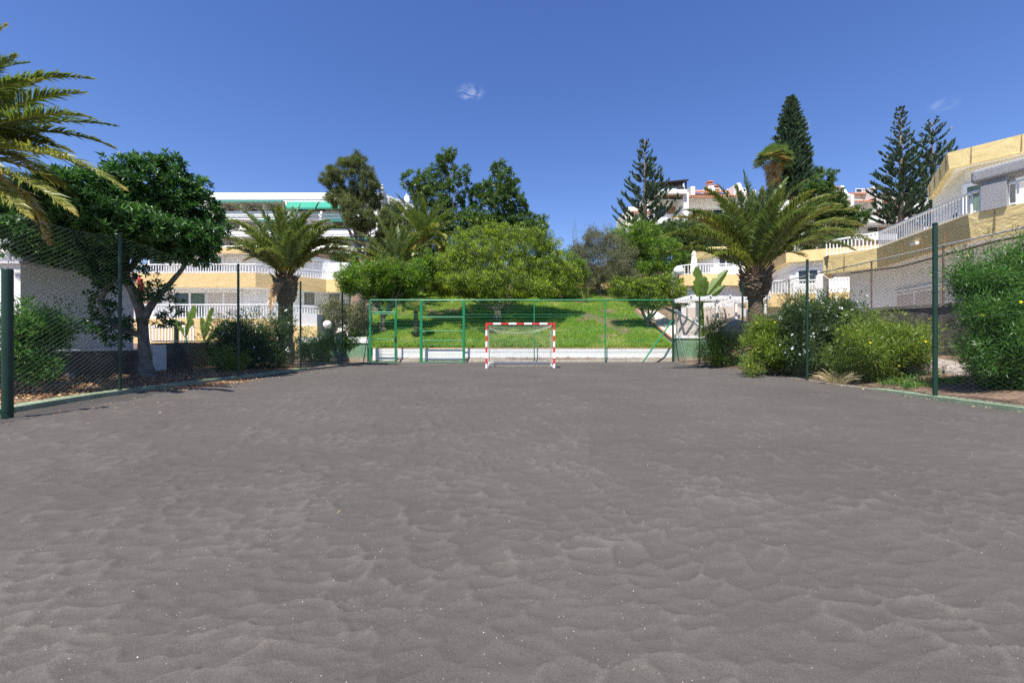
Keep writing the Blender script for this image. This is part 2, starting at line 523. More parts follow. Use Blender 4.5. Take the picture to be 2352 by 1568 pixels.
def grid_sheet(name, xs, ys, zf, m, smooth=True, kind='structure', keep=None):
    X, Y = np.meshgrid(xs, ys)
    Z = zf(X, Y)
    v = np.stack([X, Y, Z], -1).reshape(-1, 3)
    nx, ny = len(xs), len(ys)
    i, j = np.meshgrid(np.arange(ny - 1), np.arange(nx - 1), indexing='ij')
    q = np.stack([i * nx + j, i * nx + j + 1, (i + 1) * nx + j + 1, (i + 1) * nx + j], -1).reshape(-1, 4)
    if keep is not None:
        c = v[q].mean(1)
        q = q[keep(c[:, 0], c[:, 1])]
    b = MB()
    b.add(v, q)
    return b.build(name, m, smooth=smooth, kind=kind)


xs = np.concatenate([[-700, -300, -140], np.arange(-70, -16, 1.5), np.arange(-16, 16, .4), np.arange(16, 71, 1.5), [140, 300, 700]])
ys = np.concatenate([[-300, -100, -40], np.arange(-20, 6, 1.0), np.arange(6, 30, .3), np.arange(30, 90, 1.2), [140, 300, 900]])
grid_sheet('ground', xs, ys, lambda x, y: terrain(x, y) + (fbm(x * .8, y * .8, 3) - .5) * .10 * (np.abs(x) > 8.5), M['soil'])


# left and right fence lines (plan, metres)
FL = np.array([(-7.6, 1.0), (-8.2, 5.0), (-8.7, 7.4), (-9.17, 10.15), (-9.02, 14.3), (-8.92, 18.3), (-8.56, 21.9), (-8.25, 25.3)])
FR = np.array([(8.9, 1.0), (8.95, 5.2), (8.96, 9.2), (9.04, 13.3), (9.5, 17.9), (9.75, 22.6), (9.46, 25.5)])


def left_x(y):
    return np.interp(y, FL[:, 1], FL[:, 0])


def right_x(y):
    return np.interp(y, FR[:, 1], FR[:, 0])


def voro(x, y, seed):
    """distance to the nearest and second nearest of jittered points"""
    xi, yi = np.floor(x), np.floor(y)
    d1 = np.full(x.shape, 9.0)
    d2 = np.full(x.shape, 9.0)
    for a in (-1, 0, 1):
        for c in (-1, 0, 1):
            gx, gy = xi + a, yi + c
            s1 = np.sin(gx * 12.9898 + gy * 78.233 + seed) * 43758.5453
            s2 = np.sin(gx * 39.346 + gy * 11.135 + seed * 1.7) * 24634.6345
            px, py = gx + .5 + .75 * (s1 - np.floor(s1) - .5), gy + .5 + .75 * (s2 - np.floor(s2) - .5)
            d = np.hypot(x - px, y - py)
            d2 = np.where(d < d1, d1, np.minimum(d2, d))
            d1 = np.minimum(d1, d)
    return d1, d2


def sand_ridges(x, y):
    wx = x + .30 * (fbm(x * 1.1, y * 1.1, 11) - .5) + .14 * (fbm(x * 3, y * 3, 15) - .5)
    wy = y + .30 * (fbm(x * 1.1, y * 1.1, 21) - .5) + .14 * (fbm(x * 3, y * 3, 25) - .5)
    # shallow trodden hollows whose rims meet in soft crests
    ca, sa = math.cos(.30), math.sin(.30)
    ux, uy = wx * ca + wy * sa, -wx * sa + wy * ca
    a1, a2 = voro(ux / .25, uy / .145, 3.1)
    e1 = np.clip((a2 - a1) / .60, 0, 1)
    r = (1 - e1) ** 2.3 * np.clip(1.7 * fbm(x * 2.6, y * 2.6, 5) - .22, 0, 1.1)
    b1, b2 = voro(wx / .145 + 7, wy / .085, 8.3)
    e2 = np.clip((b2 - b1) / .65, 0, 1)
    r2 = (1 - e2) ** 1.8 * np.clip(1.8 * fbm(x * 2.7, y * 2.7, 9) - .38, 0, 1.2)
    return r, r2


def sand_h(x, y, crest=False):
    r, r2 = sand_ridges(x, y)
    h0 = .026 * r + .009 * r2
    r, r2 = sand_ridges(x, y + 1.1 * h0)      # crests lean a little, as wind leaves them
    h = .026 * r + .009 * r2
    h = h + .032 * (fbm(x * 1.5, y * 2.3, 33) - .5) + .026 * (fbm(x * 4, y * 6, 35, 3) - .5)
    # thins out where the sand meets the kerbs and the far wall
    m = sstep(0, 1.0, x - left_x(y)) * sstep(0, .8, right_x(y) - x) * sstep(26.0, 24.0, y)
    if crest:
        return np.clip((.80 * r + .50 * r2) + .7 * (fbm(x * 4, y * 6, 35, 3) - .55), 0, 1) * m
    edge = sstep(.9, 0.0, right_x(y) - x) * .035 * (y > 10)
    return h * (.35 + .65 * m) * np.interp(y, [0, 5, 20], [.95, 1.08, 1.3]) - .012 + edge


yy = [.9]
while yy[-1] < 26.15:
    yy.append(yy[-1] + max(.011, .0065 * yy[-1]))
ys = np.concatenate([np.arange(-9, .9, .12), yy])
xs = np.concatenate([np.arange(-9.6, -4, .04), np.arange(-4, 4, .02), np.arange(4, 10.3, .04)])
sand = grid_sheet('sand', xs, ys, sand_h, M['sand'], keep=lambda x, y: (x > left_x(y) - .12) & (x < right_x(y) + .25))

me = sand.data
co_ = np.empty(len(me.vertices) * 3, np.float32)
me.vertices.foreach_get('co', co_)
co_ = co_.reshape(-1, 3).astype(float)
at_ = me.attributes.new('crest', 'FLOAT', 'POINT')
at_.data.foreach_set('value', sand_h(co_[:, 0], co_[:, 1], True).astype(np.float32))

# grit of broken shell lying on the sand: nobody could count it
b = MB()
n = 6500
d = .9 + 17 * rng.random(n) ** 1.9
ang = (rng.random(n) - .5) * 2.0
gx, gy = d * np.tan(ang) * .86, d
k = (gx > left_x(gy) + .2) & (gx < right_x(gy) - .1) & (rng.random(n) < np.clip(2.6 * fbm(gx * 2.2, gy * 2.2, 71) - .75, .12, 1))
gx, gy = gx[k], gy[k]
n = len(gx)
s = (.0007 + .0022 * rng.random(n) ** 5) * (.75 + .10 * gy)
gz = sand_h(gx, gy) + s * .4
oct_ = np.array([(1, 0, 0), (-1, 0, 0), (0, 1, 0), (0, -1, 0), (0, 0, .8), (0, 0, -.8)], float)
v = np.stack([gx, gy, gz], -1)[:, None] + oct_[None] * s[:, None, None] * (.6 + .8 * rng.random((n, 6, 1)))
tri = np.array([(0, 2, 4), (2, 1, 4), (1, 3, 4), (3, 0, 4), (2, 0, 5), (1, 2, 5), (3, 1, 5), (0, 3, 5)])
b.add(v.reshape(-1, 3), (tri[None] + np.arange(n)[:, None, None] * 6).reshape(-1, 3), tint=np.repeat(rng.random(n), 8))
o = b.build('shell_grit', M['shell'], kind='stuff')
o['label'] = 'scattered pale shell grit and tiny pebbles on the dark sand'


# lawn up the slope behind the low white wall
def lawn_right(y):
    return np.interp(y, [26, 27, 36, 40, 46], [9.9, 9.9, 10.0, 12.0, 13])


def lawn_z(x, y):
    return terrain(x, y) + .035 + (fbm(x * .5, y * .5, 41) - .5) * .22 * sstep(26.3, 28, y)


xs = np.arange(-14.0, 14.05, .25)
ys = np.arange(26.22, 62.3, .25)
grid_sheet('lawn', xs, ys, lawn_z, M['lawn'], keep=lambda x, y: (x < lawn_right(y)) & (x > -11.2 - np.minimum(y - 26, 20) * .08))

b = MB()
n = 70000
gy = 26.3 + 17.5 * rng.random(n) ** 1.15
gx = -11 + 21.5 * rng.random(n)
k = (gx < lawn_right(gy) - .1)
gx, gy = gx[k], gy[k]
n = len(gx)
gz = lawn_z(gx, gy)
hgt = .05 + .09 * rng.random(n) * (.5 + fbm(gx, gy, 77))
az = rng.random(n) * 2 * PI
wv = np.stack([np.cos(az), np.sin(az), 0 * az], -1) * (.018 + .02 * rng.random(n))[:, None]
p0 = np.stack([gx, gy, gz - .02], -1)
tip = p0 + np.stack([(rng.random(n) - .5) * .10, (rng.random(n) - .5) * .10, hgt + .02], -1)
v = np.stack([p0 - wv, p0 + wv, tip], 1)
gt = np.clip(fbm(gx * .6, gy * .6, 51) * .9 + .45 * rng.random(n) - .1 + .4 * (fbm(gx * .9, gy * .9, 61) > .70), 0, 1)
b.add(v.reshape(-1, 3), np.arange(3 * n).reshape(-1, 3), tint=gt)
o = b.build('grass', M['grass'], kind='stuff')
o['label'] = 'short bright green grass growing over the lawn slope'

# fallen leaves under the trees at the left kerb
b = MB()


def flat_leaves(b, x, y, z, size):
    n = len(x)
    az = rng.random(n) * 2 * PI
    t = np.stack([np.cos(az), np.sin(az), .5 * (rng.random(n) - .4)], -1) * (size * (.6 + .8 * rng.random(n)))[:, None]
    s = np.stack([-np.sin(az), np.cos(az), .5 * (rng.random(n) - .5)], -1) * (size * .38)[:, None]
    p = np.stack([x, y, z], -1)
    v = np.stack([p - t * .5, p + s * .5 + [0, 0, .008], p + t * .5, p - s * .5], 1)
    b.add(v.reshape(-1, 3), np.arange(4 * n).reshape(-1, 4), tint=rng.random(n))


n = 9000
y = 6.5 + 13.5 * rng.random(n)
off = rng.random(n) ** 1.3 * 3.6
x = left_x(y) - .25 - off
flat_leaves(b, x, y, terrain(x, y) + .02 + .05 * rng.random(n), np.full(n, .085))
n = 1500
y = 10.5 + 4.6 * rng.beta(2.2, 2.2, n)
x = left_x(y) + .12 + np.abs(rng.normal(0, .42, n)) * np.interp(y, [10.5, 13, 15], [.7, 1.2, .5])
flat_leaves(b, x, y, sand_h(x, y) + .012, np.full(n, .062))
n = 330
y = 5.5 + 14 * rng.random(n)
x = left_x(y) + .1 + np.abs(rng.normal(0, 1.0, n))
flat_leaves(b, x, y, sand_h(x, y) + .008, np.full(n, .035))
n = 700
y = 5 + 16 * rng.random(n)
x = right_x(y) + .1 + np.abs(rng.normal(0, .8, n)) - .4
flat_leaves(b, x, y, np.maximum(terrain(x, y), sand_h(x, y)) + .012, np.full(n, .045))
o = b.build('fallen_leaves', M['deadleaf'], kind='stuff')
o['label'] = 'dry brown fallen leaves lying along the kerbs'


# ------------------------------------------------------------------ kerbs and low walls
def strip_along(b, line, o0, o1, z0, z1, **k):
    """A solid strip along a plan polyline between the x-offsets o0 and o1."""
    line = np.asarray(line, float)
    P = [(x, y) for x, y in line]
    n = len(P)
    v = []
    for x, y in P:
        v += [(x + o0, y, z0), (x + o1, y, z0), (x + o1, y, z1), (x + o0, y, z1)]
    fs = []
    for i in range(n - 1):
        a, c = i * 4, i * 4 + 4
        for q in range(4):
            fs.append((a + q, a + (q + 1) % 4, c + (q + 1) % 4, c + q))
    fs += [(0, 3, 2, 1), (4 * n - 4, 4 * n - 3, 4 * n - 2, 4 * n - 1)]
    b.add(v, fs, **k)


def densify(line, step):
    out = [line[0]]
    for a, c in zip(line[:-1], line[1:]):
        m = max(1, int(np.hypot(*(c - a)) / step))
        for i in range(1, m + 1):
            out.append(a + (c - a) * i / m)
    return np.array(out)


def curved(line, step=.35):
    """Catmull-Rom through the plan points"""
    P = np.vstack([2 * line[0] - line[1], line, 2 * line[-1] - line[-2]])
    out = []
    for i in range(1, len(P) - 2):
        m = max(2, int(np.hypot(*(P[i + 1] - P[i])) / step))
        for t in np.arange(m) / m:
            a, p, q, c = P[i - 1], P[i], P[i + 1], P[i + 2]
            out.append(.5 * ((2 * p) + (-a + q) * t + (2 * a - 5 * p + 4 * q - c) * t ** 2 + (-a + 3 * p - 3 * q + c) * t ** 3))
    out.append(line[-1])
    return np.array(out)


CL, CR = curved(FL), curved(FR)
b = MB()
strip_along(b, CL[CL[:, 1] < 19], -.22, .10, -.2, .085)
b.build('kerb', M['kerbgreen'], kind='structure')
b = MB()
strip_along(b, CL[CL[:, 1] >= 18.6], -.22, .06, -.2, .055)
strip_along(b, CR[CR[:, 1] > 10.4], -.06, .22, -.2, .040)
b.build('kerb', M['kerbbeige'], kind='structure')
b = MB()
strip_along(b, CR[CR[:, 1] < 10.8], -.12, .20, -.2, .075)
b.build('kerb', M['kerbgreen'], kind='structure')


def wall_thing(name, label, loc, cat='wall'):
    return thing(name, label, cat, loc)


# low white retaining wall under the lawn
w = wall_thing('retaining_wall', 'low white painted retaining wall with a bare concrete foot below the lawn', (.6, 26.1, 0))
b = MB()
b.box(-8.3, 10.0, 26.0, 26.2, -.2, .79)
b.build('wall', M['whitebase'], w)
b = MB()
b.box(-8.3, 10.0, 26.0, 26.23, .793, .835)
b.build('brick_edging', M['tile'], w)
b = MB()
n = 160
pl = []
for i in range(n + 1):
    x = -8.2 + 18.1 * i / n
    gk = any(W(q0, 0, 25.6)[0] - .05 < x < W(q1, 0, 25.6)[0] + .05 for q0, q1 in ((850, 910), (966, 1066)))
    pl.append((x, -.15, -.05) if gk else (x, .12 + .22 * fbm(np.array([x * .9]), np.array([.3]), 5)[0], .12 + .22 * fbm(np.array([x * 1.1]), np.array([3.3]), 8)[0]))
v, fs = [], []
for x, hh, dd in pl:
    v += [(x, 25.996, -.2), (x, 25.996 - dd - .1, -.2), (x, 25.996 - dd * .55, hh * .55), (x, 25.996, hh)]
for i in range(n):
    for q in range(3):
        fs.append((i * 4 + q, i * 4 + 4 + q, i * 4 + 5 + q, i * 4 + 1 + q))
b.add(v, fs)
b.build('concrete_foot', M['concrete'], w, smooth=True)

# whitewashed concrete thresholds of the two gates
for px0, px1 in ((850, 910), (966, 1066)):
    b = MB()
    x0, x1 = W(px0 + 2, 0, 25.6)[0], W(px1 - 2, 0, 25.6)[0]
    b.box(x0, x1, 25.93, 25.997, -.2, .784)
    b.build('white_panel', M['white'], w)

# worn green walls beside the corners
for nm, x0, x1, y0, zt, lab in (('green_wall', -12.6, -8.55, 25.7, 1.12, 'worn green low wall with thick white coping beside the narrow gate'),
                                ('green_wall', 9.62, 12.6, 25.6, 1.40, 'worn green low wall with white coping below the pinkish ramp')):
    w = wall_thing(nm, lab, ((x0 + x1) / 2, y0, 0))
    b = MB()
    b.box(x0, x1, y0, y0 + .28, -.3, zt)
    b.build('wall', M['greenwall'], w)
    b = MB()
    hc = .36 if x0 < 0 else .18
    b.box(x0 - .04, x1 + .04, y0 - .05, y0 + .33, zt + .003, zt + hc)
    b.build('coping', M['white'], w)

# brown rendered wall along the left bed
w = wall_thing('garden_wall', 'low dark brown rendered wall with whitewashed top behind the ficus tree', (-12.9, 12, 0))
b = MB()
pts = [(-12.75, 7.5), (-12.78, 15.4)]
nn = 40
for (ya, yb, za, zb) in ((7.5, 15.6, .90, .93), (15.9, 25.68, 1.16, 1.22)):
    v, fs = [], []
    for i in range(nn + 1):
        y = ya + (yb - ya) * i / nn
        zt = za + (zb - za) * i / nn + .05 * (fbm(np.array([y * .8]), np.array([1.]), 3)[0] - .5)
        xo = -12.8 + .08 * (fbm(np.array([y * .7]), np.array([7.]), 6)[0] - .5)
        v += [(xo, y, -.3), (xo - .02, y, zt - .10), (xo - .10, y, zt), (xo - .40, y, zt), (xo - .40, y, -.3)]
    for i in range(nn):
        for q in range(4):
            fs.append((i * 5 + q, i * 5 + 1 + q, i * 5 + 6 + q, i * 5 + 5 + q))
    fs += [(0, 1, 2, 3, 4), tuple(5 * nn + q for q in (4, 3, 2, 1, 0))]
    b.add(v, fs)
b.build('wall', M['brownwall'], w, smooth=False)
b = MB()
strip_along(b, np.array([(-12.9, y) for y in np.linspace(7.5, 15.55, 12)]), -.34, .04, .925, .965)
strip_along(b, np.array([(-12.9, y) for y in np.linspace(16.0, 25.6, 14)]), -.34, .04, 1.205, 1.25)
b.box(-13.3, -12.74, 15.45, 16.05, -.2, 1.10)
b.build('whitewash_top', M['white'], w)

# grey-brown garden wall along the right bed
w = wall_thing('garden_wall', 'tall grey brown rendered wall carrying a chain link fence above the flower bushes', (14.1, 16, .5))
b = MB()
v, fs = [], []
nn = 50
for i in range(nn + 1):
    y = 5.5 + 18.8 * i / nn
    zt = np.interp(y, [5, 14, 24.5], [2.30, 2.36, 2.62]) + .03 * (vnoise(np.array([y]), np.array([2.]))[0] - .5)
    xo = 14.0 + .08 * (fbm(np.array([y * .7]), np.array([9.]), 6)[0] - .5)
    v += [(xo, y, .0), (xo, y, zt), (xo + .25, y, zt), (xo + .25, y, .0)]
for i in range(nn):
    for q in range(3):
        fs.append((i * 4 + q, i * 4 + 1 + q, i * 4 + 5 + q, i * 4 + 4 + q))
fs += [(0, 1, 2, 3), tuple(4 * nn + q for q in (3, 2, 1, 0))]
b.add(v, fs)
b.build('wall', M['brownwall'], w)
b = MB()
strip_along(b, np.array([(14.1, y) for y in np.linspace(5.5, 24.2, 30)]), -.12, .17, 2.30, 2.36 + .0)
for q in range(0):
    pass
b = MB()
v, fs = [], []
for i in range(nn + 1):
    y = 5.5 + 18.8 * i / nn
    zt = np.interp(y, [5, 14, 24.5], [2.33, 2.39, 2.65])
    v += [(13.97, y, zt), (13.97, y, zt + .06), (14.28, y, zt + .06), (14.28, y, zt)]
for i in range(nn):
    for q in range(4):
        fs.append((i * 4 + q, i * 4 + (1 + q) % 4, i * 4 + 4 + (1 + q) % 4, i * 4 + 4 + q))
fs += [(0, 1, 2, 3), tuple(4 * nn + q for q in (3, 2, 1, 0))]
b.add(v, fs)
b.build('wall_top', M['concrete'], w)


def rock(loc, r, label, seed, mm='rock'):
    g = np.random.default_rng(seed)
    nu, nv = 14, 9
    v = []
    for i in range(nv + 1):
        th = PI * i / nv
        for j in range(nu):
            ph = 2 * PI * j / nu
            v.append((math.sin(th) * math.cos(ph), math.sin(th) * math.sin(ph), math.cos(th)))
    v = np.array(v)
    k = 1 + .5 * (fbm(v[:, 0] * 1.7 + seed, v[:, 1] * 1.7 + v[:, 2] * 1.3, seed) - .5) + .12 * (fbm(v[:, 0] * 6 + seed, v[:, 2] * 6 + v[:, 1] * 4, seed) - .5)
    v = v * k[:, None] * np.array(r) + np.array(loc)
    fs = [(i * nu + j, i * nu + (j + 1) % nu, (i + 1) * nu + (j + 1) % nu, (i + 1) * nu + j) for i in range(nv) for j in range(nu)]
    b = MB()
    b.add(v, fs)
    o = b.build('rock', M[mm])
    return tag(o, label, 'rock')


p = W(2130, 860, 12.9)
rock((p[0], p[1], .38), (.9, .5, .36), 'long grey boulder at the foot of the tall garden wall by the near post', 3)
p = W(2215, 872, 12.0)
rock((p[0], p[1], .36), (.55, .4, .30), 'smaller grey stone beside the long boulder under the yellow flowered bush', 9)
p = W(1690, 748, 22.0)
rock((p[0], p[1], 1.55), (.85, .6, .75), 'rough brown boulder left of the tall palm trunk', 5)
p = W(1640, 762, 21.5)
rock((p[0], p[1], 1.2), (.35, .3, .45), 'small pale stone left of the brown boulder', 12)
p = W(160, 862, 12.3)
rock((-12.5, 12.3, .22), (.13, .12, .12), 'round pale stone at the foot of the brown wall', 4, 'concrete')

# ------------------------------------------------------------------ fences


def linkmesh(b, line, z0f, z1f, w=.08, h=.043, r=.0018, wav=.02, seed=1):
    """woven wire: zigzag strands along a plan polyline, sheared a little like slack netting"""
    line = np.asarray(line, float)
    seg = np.hypot(*(line[1:] - line[:-1]).T)
    cum = np.concatenate([[0], np.cumsum(seg)])
    L = cum[-1]
    nw = int(L / w)
    A, B = [], []
    for i in range(nw):
        u0 = i * w
        zt, zb = z1f(u0), z0f(u0)
        K = int((zt - zb) / h)
        k = np.arange(K + 1)
        tri = ((k + i) % 2) - .5
        z = zb + k * (zt - zb) / K
        u = u0 + tri * w + wav * np.sin(z * 2.1 + u0 * .8 + seed) + .05 * np.sin(u0 * .33 + seed) * (z - 1.5)
        u = np.clip(u, 0, L)
        x = np.interp(u, cum, line[:, 0])
        y = np.interp(u, cum, line[:, 1])
        x = x + .015 * np.sin(u * 1.7 + z * 2.3 + seed)
        p = np.stack([x, y, z], -1)
        A.append(p[:-1])
        B.append(p[1:])
    b.segs(np.concatenate(A), np.concatenate(B), r)
    return cum


def sagwire(b, line, zf, r=.0025, off=0.0):
    line = densify(np.asarray(line, float), .5)
    s = np.concatenate([[0], np.cumsum(np.hypot(*(line[1:] - line[:-1]).T))])
    p = np.array([(x + off, y, zf(u)) for (x, y), u in zip(line, s)])
    b.segs(p[:-1], p[1:], r, n=4)


def post(root, x, y, z0, z1, r=.032, m='darkgreen', name='post', cap=True):
    b = MB()
    pr = [(r, 0), (r, z1 - z0)]
    if cap:
        pr += [(r * 1.12, z1 - z0 + .001), (r * 1.12, z1 - z0 + .03), (r * .5, z1 - z0 + .05)]
    b.lathe((x, y, z0), pr, 12)
    for zz in (.32, .62):
        z = z0 + (z1 - z0) * zz
        b.lathe((x, y, z), [(r * 1.18, 0), (r * 1.18, .035)], 12)
    return b.build(name, M[m], root, smooth=False)


lf = thing('chain_link_fence', 'tall green chain link fence along the ficus and palm side of the court', 'fence', (-8.7, 15, 0))
lposts = [(W(272, 540, 10.15), 10.15), (W(547, 609, 14.3), 14.3), (W(690, 648, 18.3), 18.3), (W(785, 673, 21.9), 21.9)]
segs = densify(FL, .3)
cumL = np.concatenate([[0], np.cumsum(np.hypot(*(segs[1:] - segs[:-1]).T))])


def zl(u):
    y = np.interp(u, cumL, segs[:, 1])
    top = np.interp(y, [1, 5, 7.4, 8.6, 10.15, 12.2, 14.3, 18.3, 21.9, 25.3], [3.2, 3.3, 3.38, 3.5, 3.64, 3.5, 3.66, 3.66, 3.62, 3.6])
    return float(top + .03 * math.sin(u * 2.1))


b = MB()
linkmesh(b, segs, lambda u: .07, zl, w=.082, seed=1)
for zz in (lambda u: zl(u) - .01, lambda u: 1.75 + .02 * math.sin(u), lambda u: .1):
    sagwire(b, segs, zz)
b.build('wire_mesh', M['wire'], lf)
for y in (10.15, 14.3, 18.3, 21.9):
    post(lf, float(left_x(y)) + .03, y, -.1, {10.15: 3.70, 14.3: 3.72, 18.3: 3.70, 21.9: 3.66}[y], .036)
b = MB()
x0 = float(left_x(25.3))
b.tube([(x0 - .02, 24.2, 0.0), (x0, 25.25, 2.4)], [.025, .025], n=8)
b.build('brace', M['darkgreen'], lf)
b = MB()
b.lathe((-8.03, 6.93, -.1), [(.068, 0), (.068, 2.46), (.062, 2.475), (.0, 2.478)], 20)
b.lathe((-8.03, 6.93, .10), [(.074, 0), (.074, .05)], 20)
b.tube([(-8.10, 6.88, .15), (-8.18, 6.84, .15)], [.018, .018], n=8)
tag(b.build('thick_post', M['darkgreen'], smooth=False), 'thick short dark green post standing on the sand by the kerb near the left edge', 'post')

rf = thing('chain_link_fence', 'tall green chain link fence along the yellow flowered bushes and the house side', 'fence', (9.2, 14, 0))
segsR = densify(FR, .3)
cumR = np.concatenate([[0], np.cumsum(np.hypot(*(segsR[1:] - segsR[:-1]).T))])


def zr(u):
    y = np.interp(u, cumR, segsR[:, 1])
    top = np.interp(y, [1, 5.2, 7.2, 9.2, 11.2, 13.3, 15.5, 17.9, 22.6, 25.5], [3.5, 3.6, 3.42, 3.58, 3.5, 3.62, 3.45, 3.6, 3.55, 3.5])
    return float(top + .02 * math.sin(u * 2.3))


b = MB()
linkmesh(b, segsR, lambda u: .05, zr, w=.082, r=.0022, seed=4)
for zz in (lambda u: zr(u) - .01, lambda u: 1.7 + .02 * math.sin(u), lambda u: .08):
    sagwire(b, segsR, zz)
b.build('wire_mesh', M['wire'], rf)
for y, zt in ((5.2, 3.68), (9.2, 3.68), (13.3, 3.68), (17.9, 3.62), (22.6, 3.52)):
    post(rf, float(right_x(y)) - .02, y, -.1, zt, .045 if y < 10 else .036)
b = MB()
b.tube([(float(right_x(23.9)) - .05, 23.9, 0), (9.46, 25.3, 2.4)], [.026, .026], n=8)
b.build('brace', M['darkgreen'], rf)

# fence on the right garden wall
gf = thing('wall_top_fence', 'chain link fence with grey top rail standing on the tall garden wall', 'fence', (14.1, 15, 2.4))
lineG = np.array([(14.12, 5.6), (14.12, 24.2)])
b = MB()
linkmesh(b, densify(lineG, .4), lambda u: 2.42, lambda u: 4.33, w=.085, h=.05, r=.0021, seed=7)
b.build('wire_mesh', M['greywire'], gf)
b = MB()
b.tube([(14.12, 5.6, 4.36), (14.12, 24.2, 4.36)], [.028, .028], n=8)
b.build('top_rail', M['galv'], gf)
for y in (8.0, 10.8, 14.25, 17.1, 22.2, 24.1):
    post(gf, 14.12, y, 2.3, 4.36, .028, 'rust', cap=False)

# back fence of welded mesh with two gates
bf = thing('mesh_fence', 'green welded mesh fence with two gates closing the far end of the sand court', 'fence', (.6, 25.3, 0))
DB = 25.4


def bx(px):
    return (px - 1176) / F * DB


def bz(py):
    return CAMZ + (784 - py) / F * DB


ztop = bz(689)


def pipe(root, name, pts, r=.03, m='greenpaint'):
    b = MB()
    b.tube(pts, [r] * len(pts), n=8)
    return b.build(name, M[m], root)


pipe(bf, 'top_rail', [(bx(850), DB, ztop), (bx(1545), DB, ztop)], .038)
for px, r, zb in ((850, .06, -.05), (910, .04, -.05), (967, .07, -.05), (1066, .06, -.05), (1227, .035, .05), (1390, .04, .0)):
    pipe(bf, 'post', [(bx(px), DB, zb), (bx(px), DB, ztop)], r)
pipe(bf, 'post', [(bx(1546), DB + .02, -.05), (bx(1546), DB + .02, ztop)], .06, 'darkgreen')
pipe(bf, 'brace', [(bx(1543), DB - .06, bz(736)), (bx(1472), DB - .35, .02)], .045)


def panel(root, name, px0, px1, z0, z1, y, dz=.19, m='greenpaint', double=True, pitch=.062):
    b = MB()
    x0, x1 = bx(px0), bx(px1)
    n = int((x1 - x0) / pitch)
    xs_ = np.linspace(x0, x1, n + 1)
    a = np.stack([xs_, np.full(n + 1, y), np.full(n + 1, z0)], -1)
    c = a.copy()
    c[:, 2] = z1
    b.segs(a, c, .0021, n=4)
    zz = np.arange(z0 + .05, z1, dz)
    k = len(zz)
    a = np.stack([np.full(k, x0), np.full(k, y - .006), zz], -1)
    c = a.copy()
    c[:, 0] = x1
    b.segs(a, c, .0026, n=4)
    for z in np.arange(z0 + (z1 - z0) * .28, z1 - .3, .78):
        for q in (-.02, .02):
            b.segs([(x0, y - .01, z + q)], [(x1, y - .01, z + q)], .0036, n=4)
    return b.build(name, M[m], root)


for a, c in ((911, 966), (1067, 1226), (1228, 1389), (1391, 1544)):
    panel(bf, 'mesh_panel', a, c, .30, ztop - .03, DB)
panel(bf, 'mesh_panel', 852, 909, bz(716), ztop - .03, DB)


def gate(px0, px1, z0, z1, name, rails):
    b = MB()
    x0, x1 = bx(px0) + .07, bx(px1) - .06
    for x in (x0, x1):
        b.tube([(x, DB - .03, z0), (x, DB - .03, z1)], [.028] * 2, n=8)
    for z in [z0, z1] + rails:
        b.tube([(x0, DB - .03, z), (x1, DB - .03, z)], [.03] * 2, n=8)
    g = b.build(name, M['greenpaint'], bf)
    panel(g, 'gate_mesh', px0 + 4, px1 - 4, z0, z1, DB - .03)
    return g


g1 = gate(850, 910, .03, bz(721), 'gate', [bz(779)])
b = MB()
b.box(bx(907), bx(907) + .10, DB - .11, DB - .062, bz(782), bz(774))
b.build('latch', M['darkgreen'], g1)
gate(967, 1066, .03, ztop - .02, 'gate', [bz(728), bz(760), bz(782)])
pipe(bf, 'cross_bar', [(bx(850), DB, bz(717)), (bx(910), DB, bz(717))], .04)
b = MB()
for z in (bz(728), bz(760), bz(781)):
    for q in ((911, 966), (1067, 1544)):
        b.tube([(bx(q[0]), DB - .02, z), (bx(q[1]), DB - .02, z)], [.007] * 2, n=6)
b.build('stiffening_wire', M['greenpaint'], bf)

# ------------------------------------------------------------------ goal
gl = thing('handball_goal', 'small red and white banded goal with a torn net in front of the mesh fence', 'goal', (.4, 20.2, 0))
GD = 20.0
gx0, gx1 = W(1115, 0, GD)[0], W(1275, 0, GD)[0]
zt = W(0, 741, GD)[2]
zb = 0.0


def banded(name, x0, x1, z0, z1, n, vertical, first):
    b = MB()
    for i in range(n):
        a, c = i / n, (i + 1) / n
        mm = (i + first) % 2
        if vertical:
            b.box(x0, x1, GD, GD + .08, z0 + (z1 - z0) * a, z0 + (z1 - z0) * c, mat=mm)
        else:
            b.box(x0 + (x1 - x0) * a, x0 + (x1 - x0) * c, GD, GD + .08, z0, z1, mat=mm)
    return b.build(name, [M['red'], M['whitepaint']], gl)


banded('goal_post', gx0, gx0 + .085, -.06, zt - .085, 8, True, 1)
banded('goal_post', gx1 - .085, gx1, -.06, zt - .085, 8, True, 1)
banded('crossbar', gx0, gx1, zt - .083, zt, 9, False, 0)
for x in (gx0 + .12, gx1 - .12):
    pipe(gl, 'net_support', [(x, GD + .10, zt - .05), (x, GD + .95, zt - .3), (x, GD + 1.0, .06)], .014, 'galv')
    pipe(gl, 'side_bar', [(x, GD + .05, .06), (x, GD + 1.0, .16)], .022, 'whitepaint')
b = MB()
b.tube([(gx0 + .08, GD + 1.0, .19), (gx1 - .08, GD + 1.0, .19)], [.036] * 2, n=8)
b.build('rear_bar', M['whitepaint'], gl)
b = MB()


def netsheet(b, fn, nu, nv, r=.0028):
    u, v = np.meshgrid(np.linspace(0, 1, nu), np.linspace(0, 1, nv), indexing='ij')
    P = fn(u, v)
    a = P[:-1].reshape(-1, 3)
    c = P[1:].reshape(-1, 3)
    b.segs(a, c, r)
    a = P[:, :-1].reshape(-1, 3)
    c = P[:, 1:].reshape(-1, 3)
    b.segs(a, c, r)


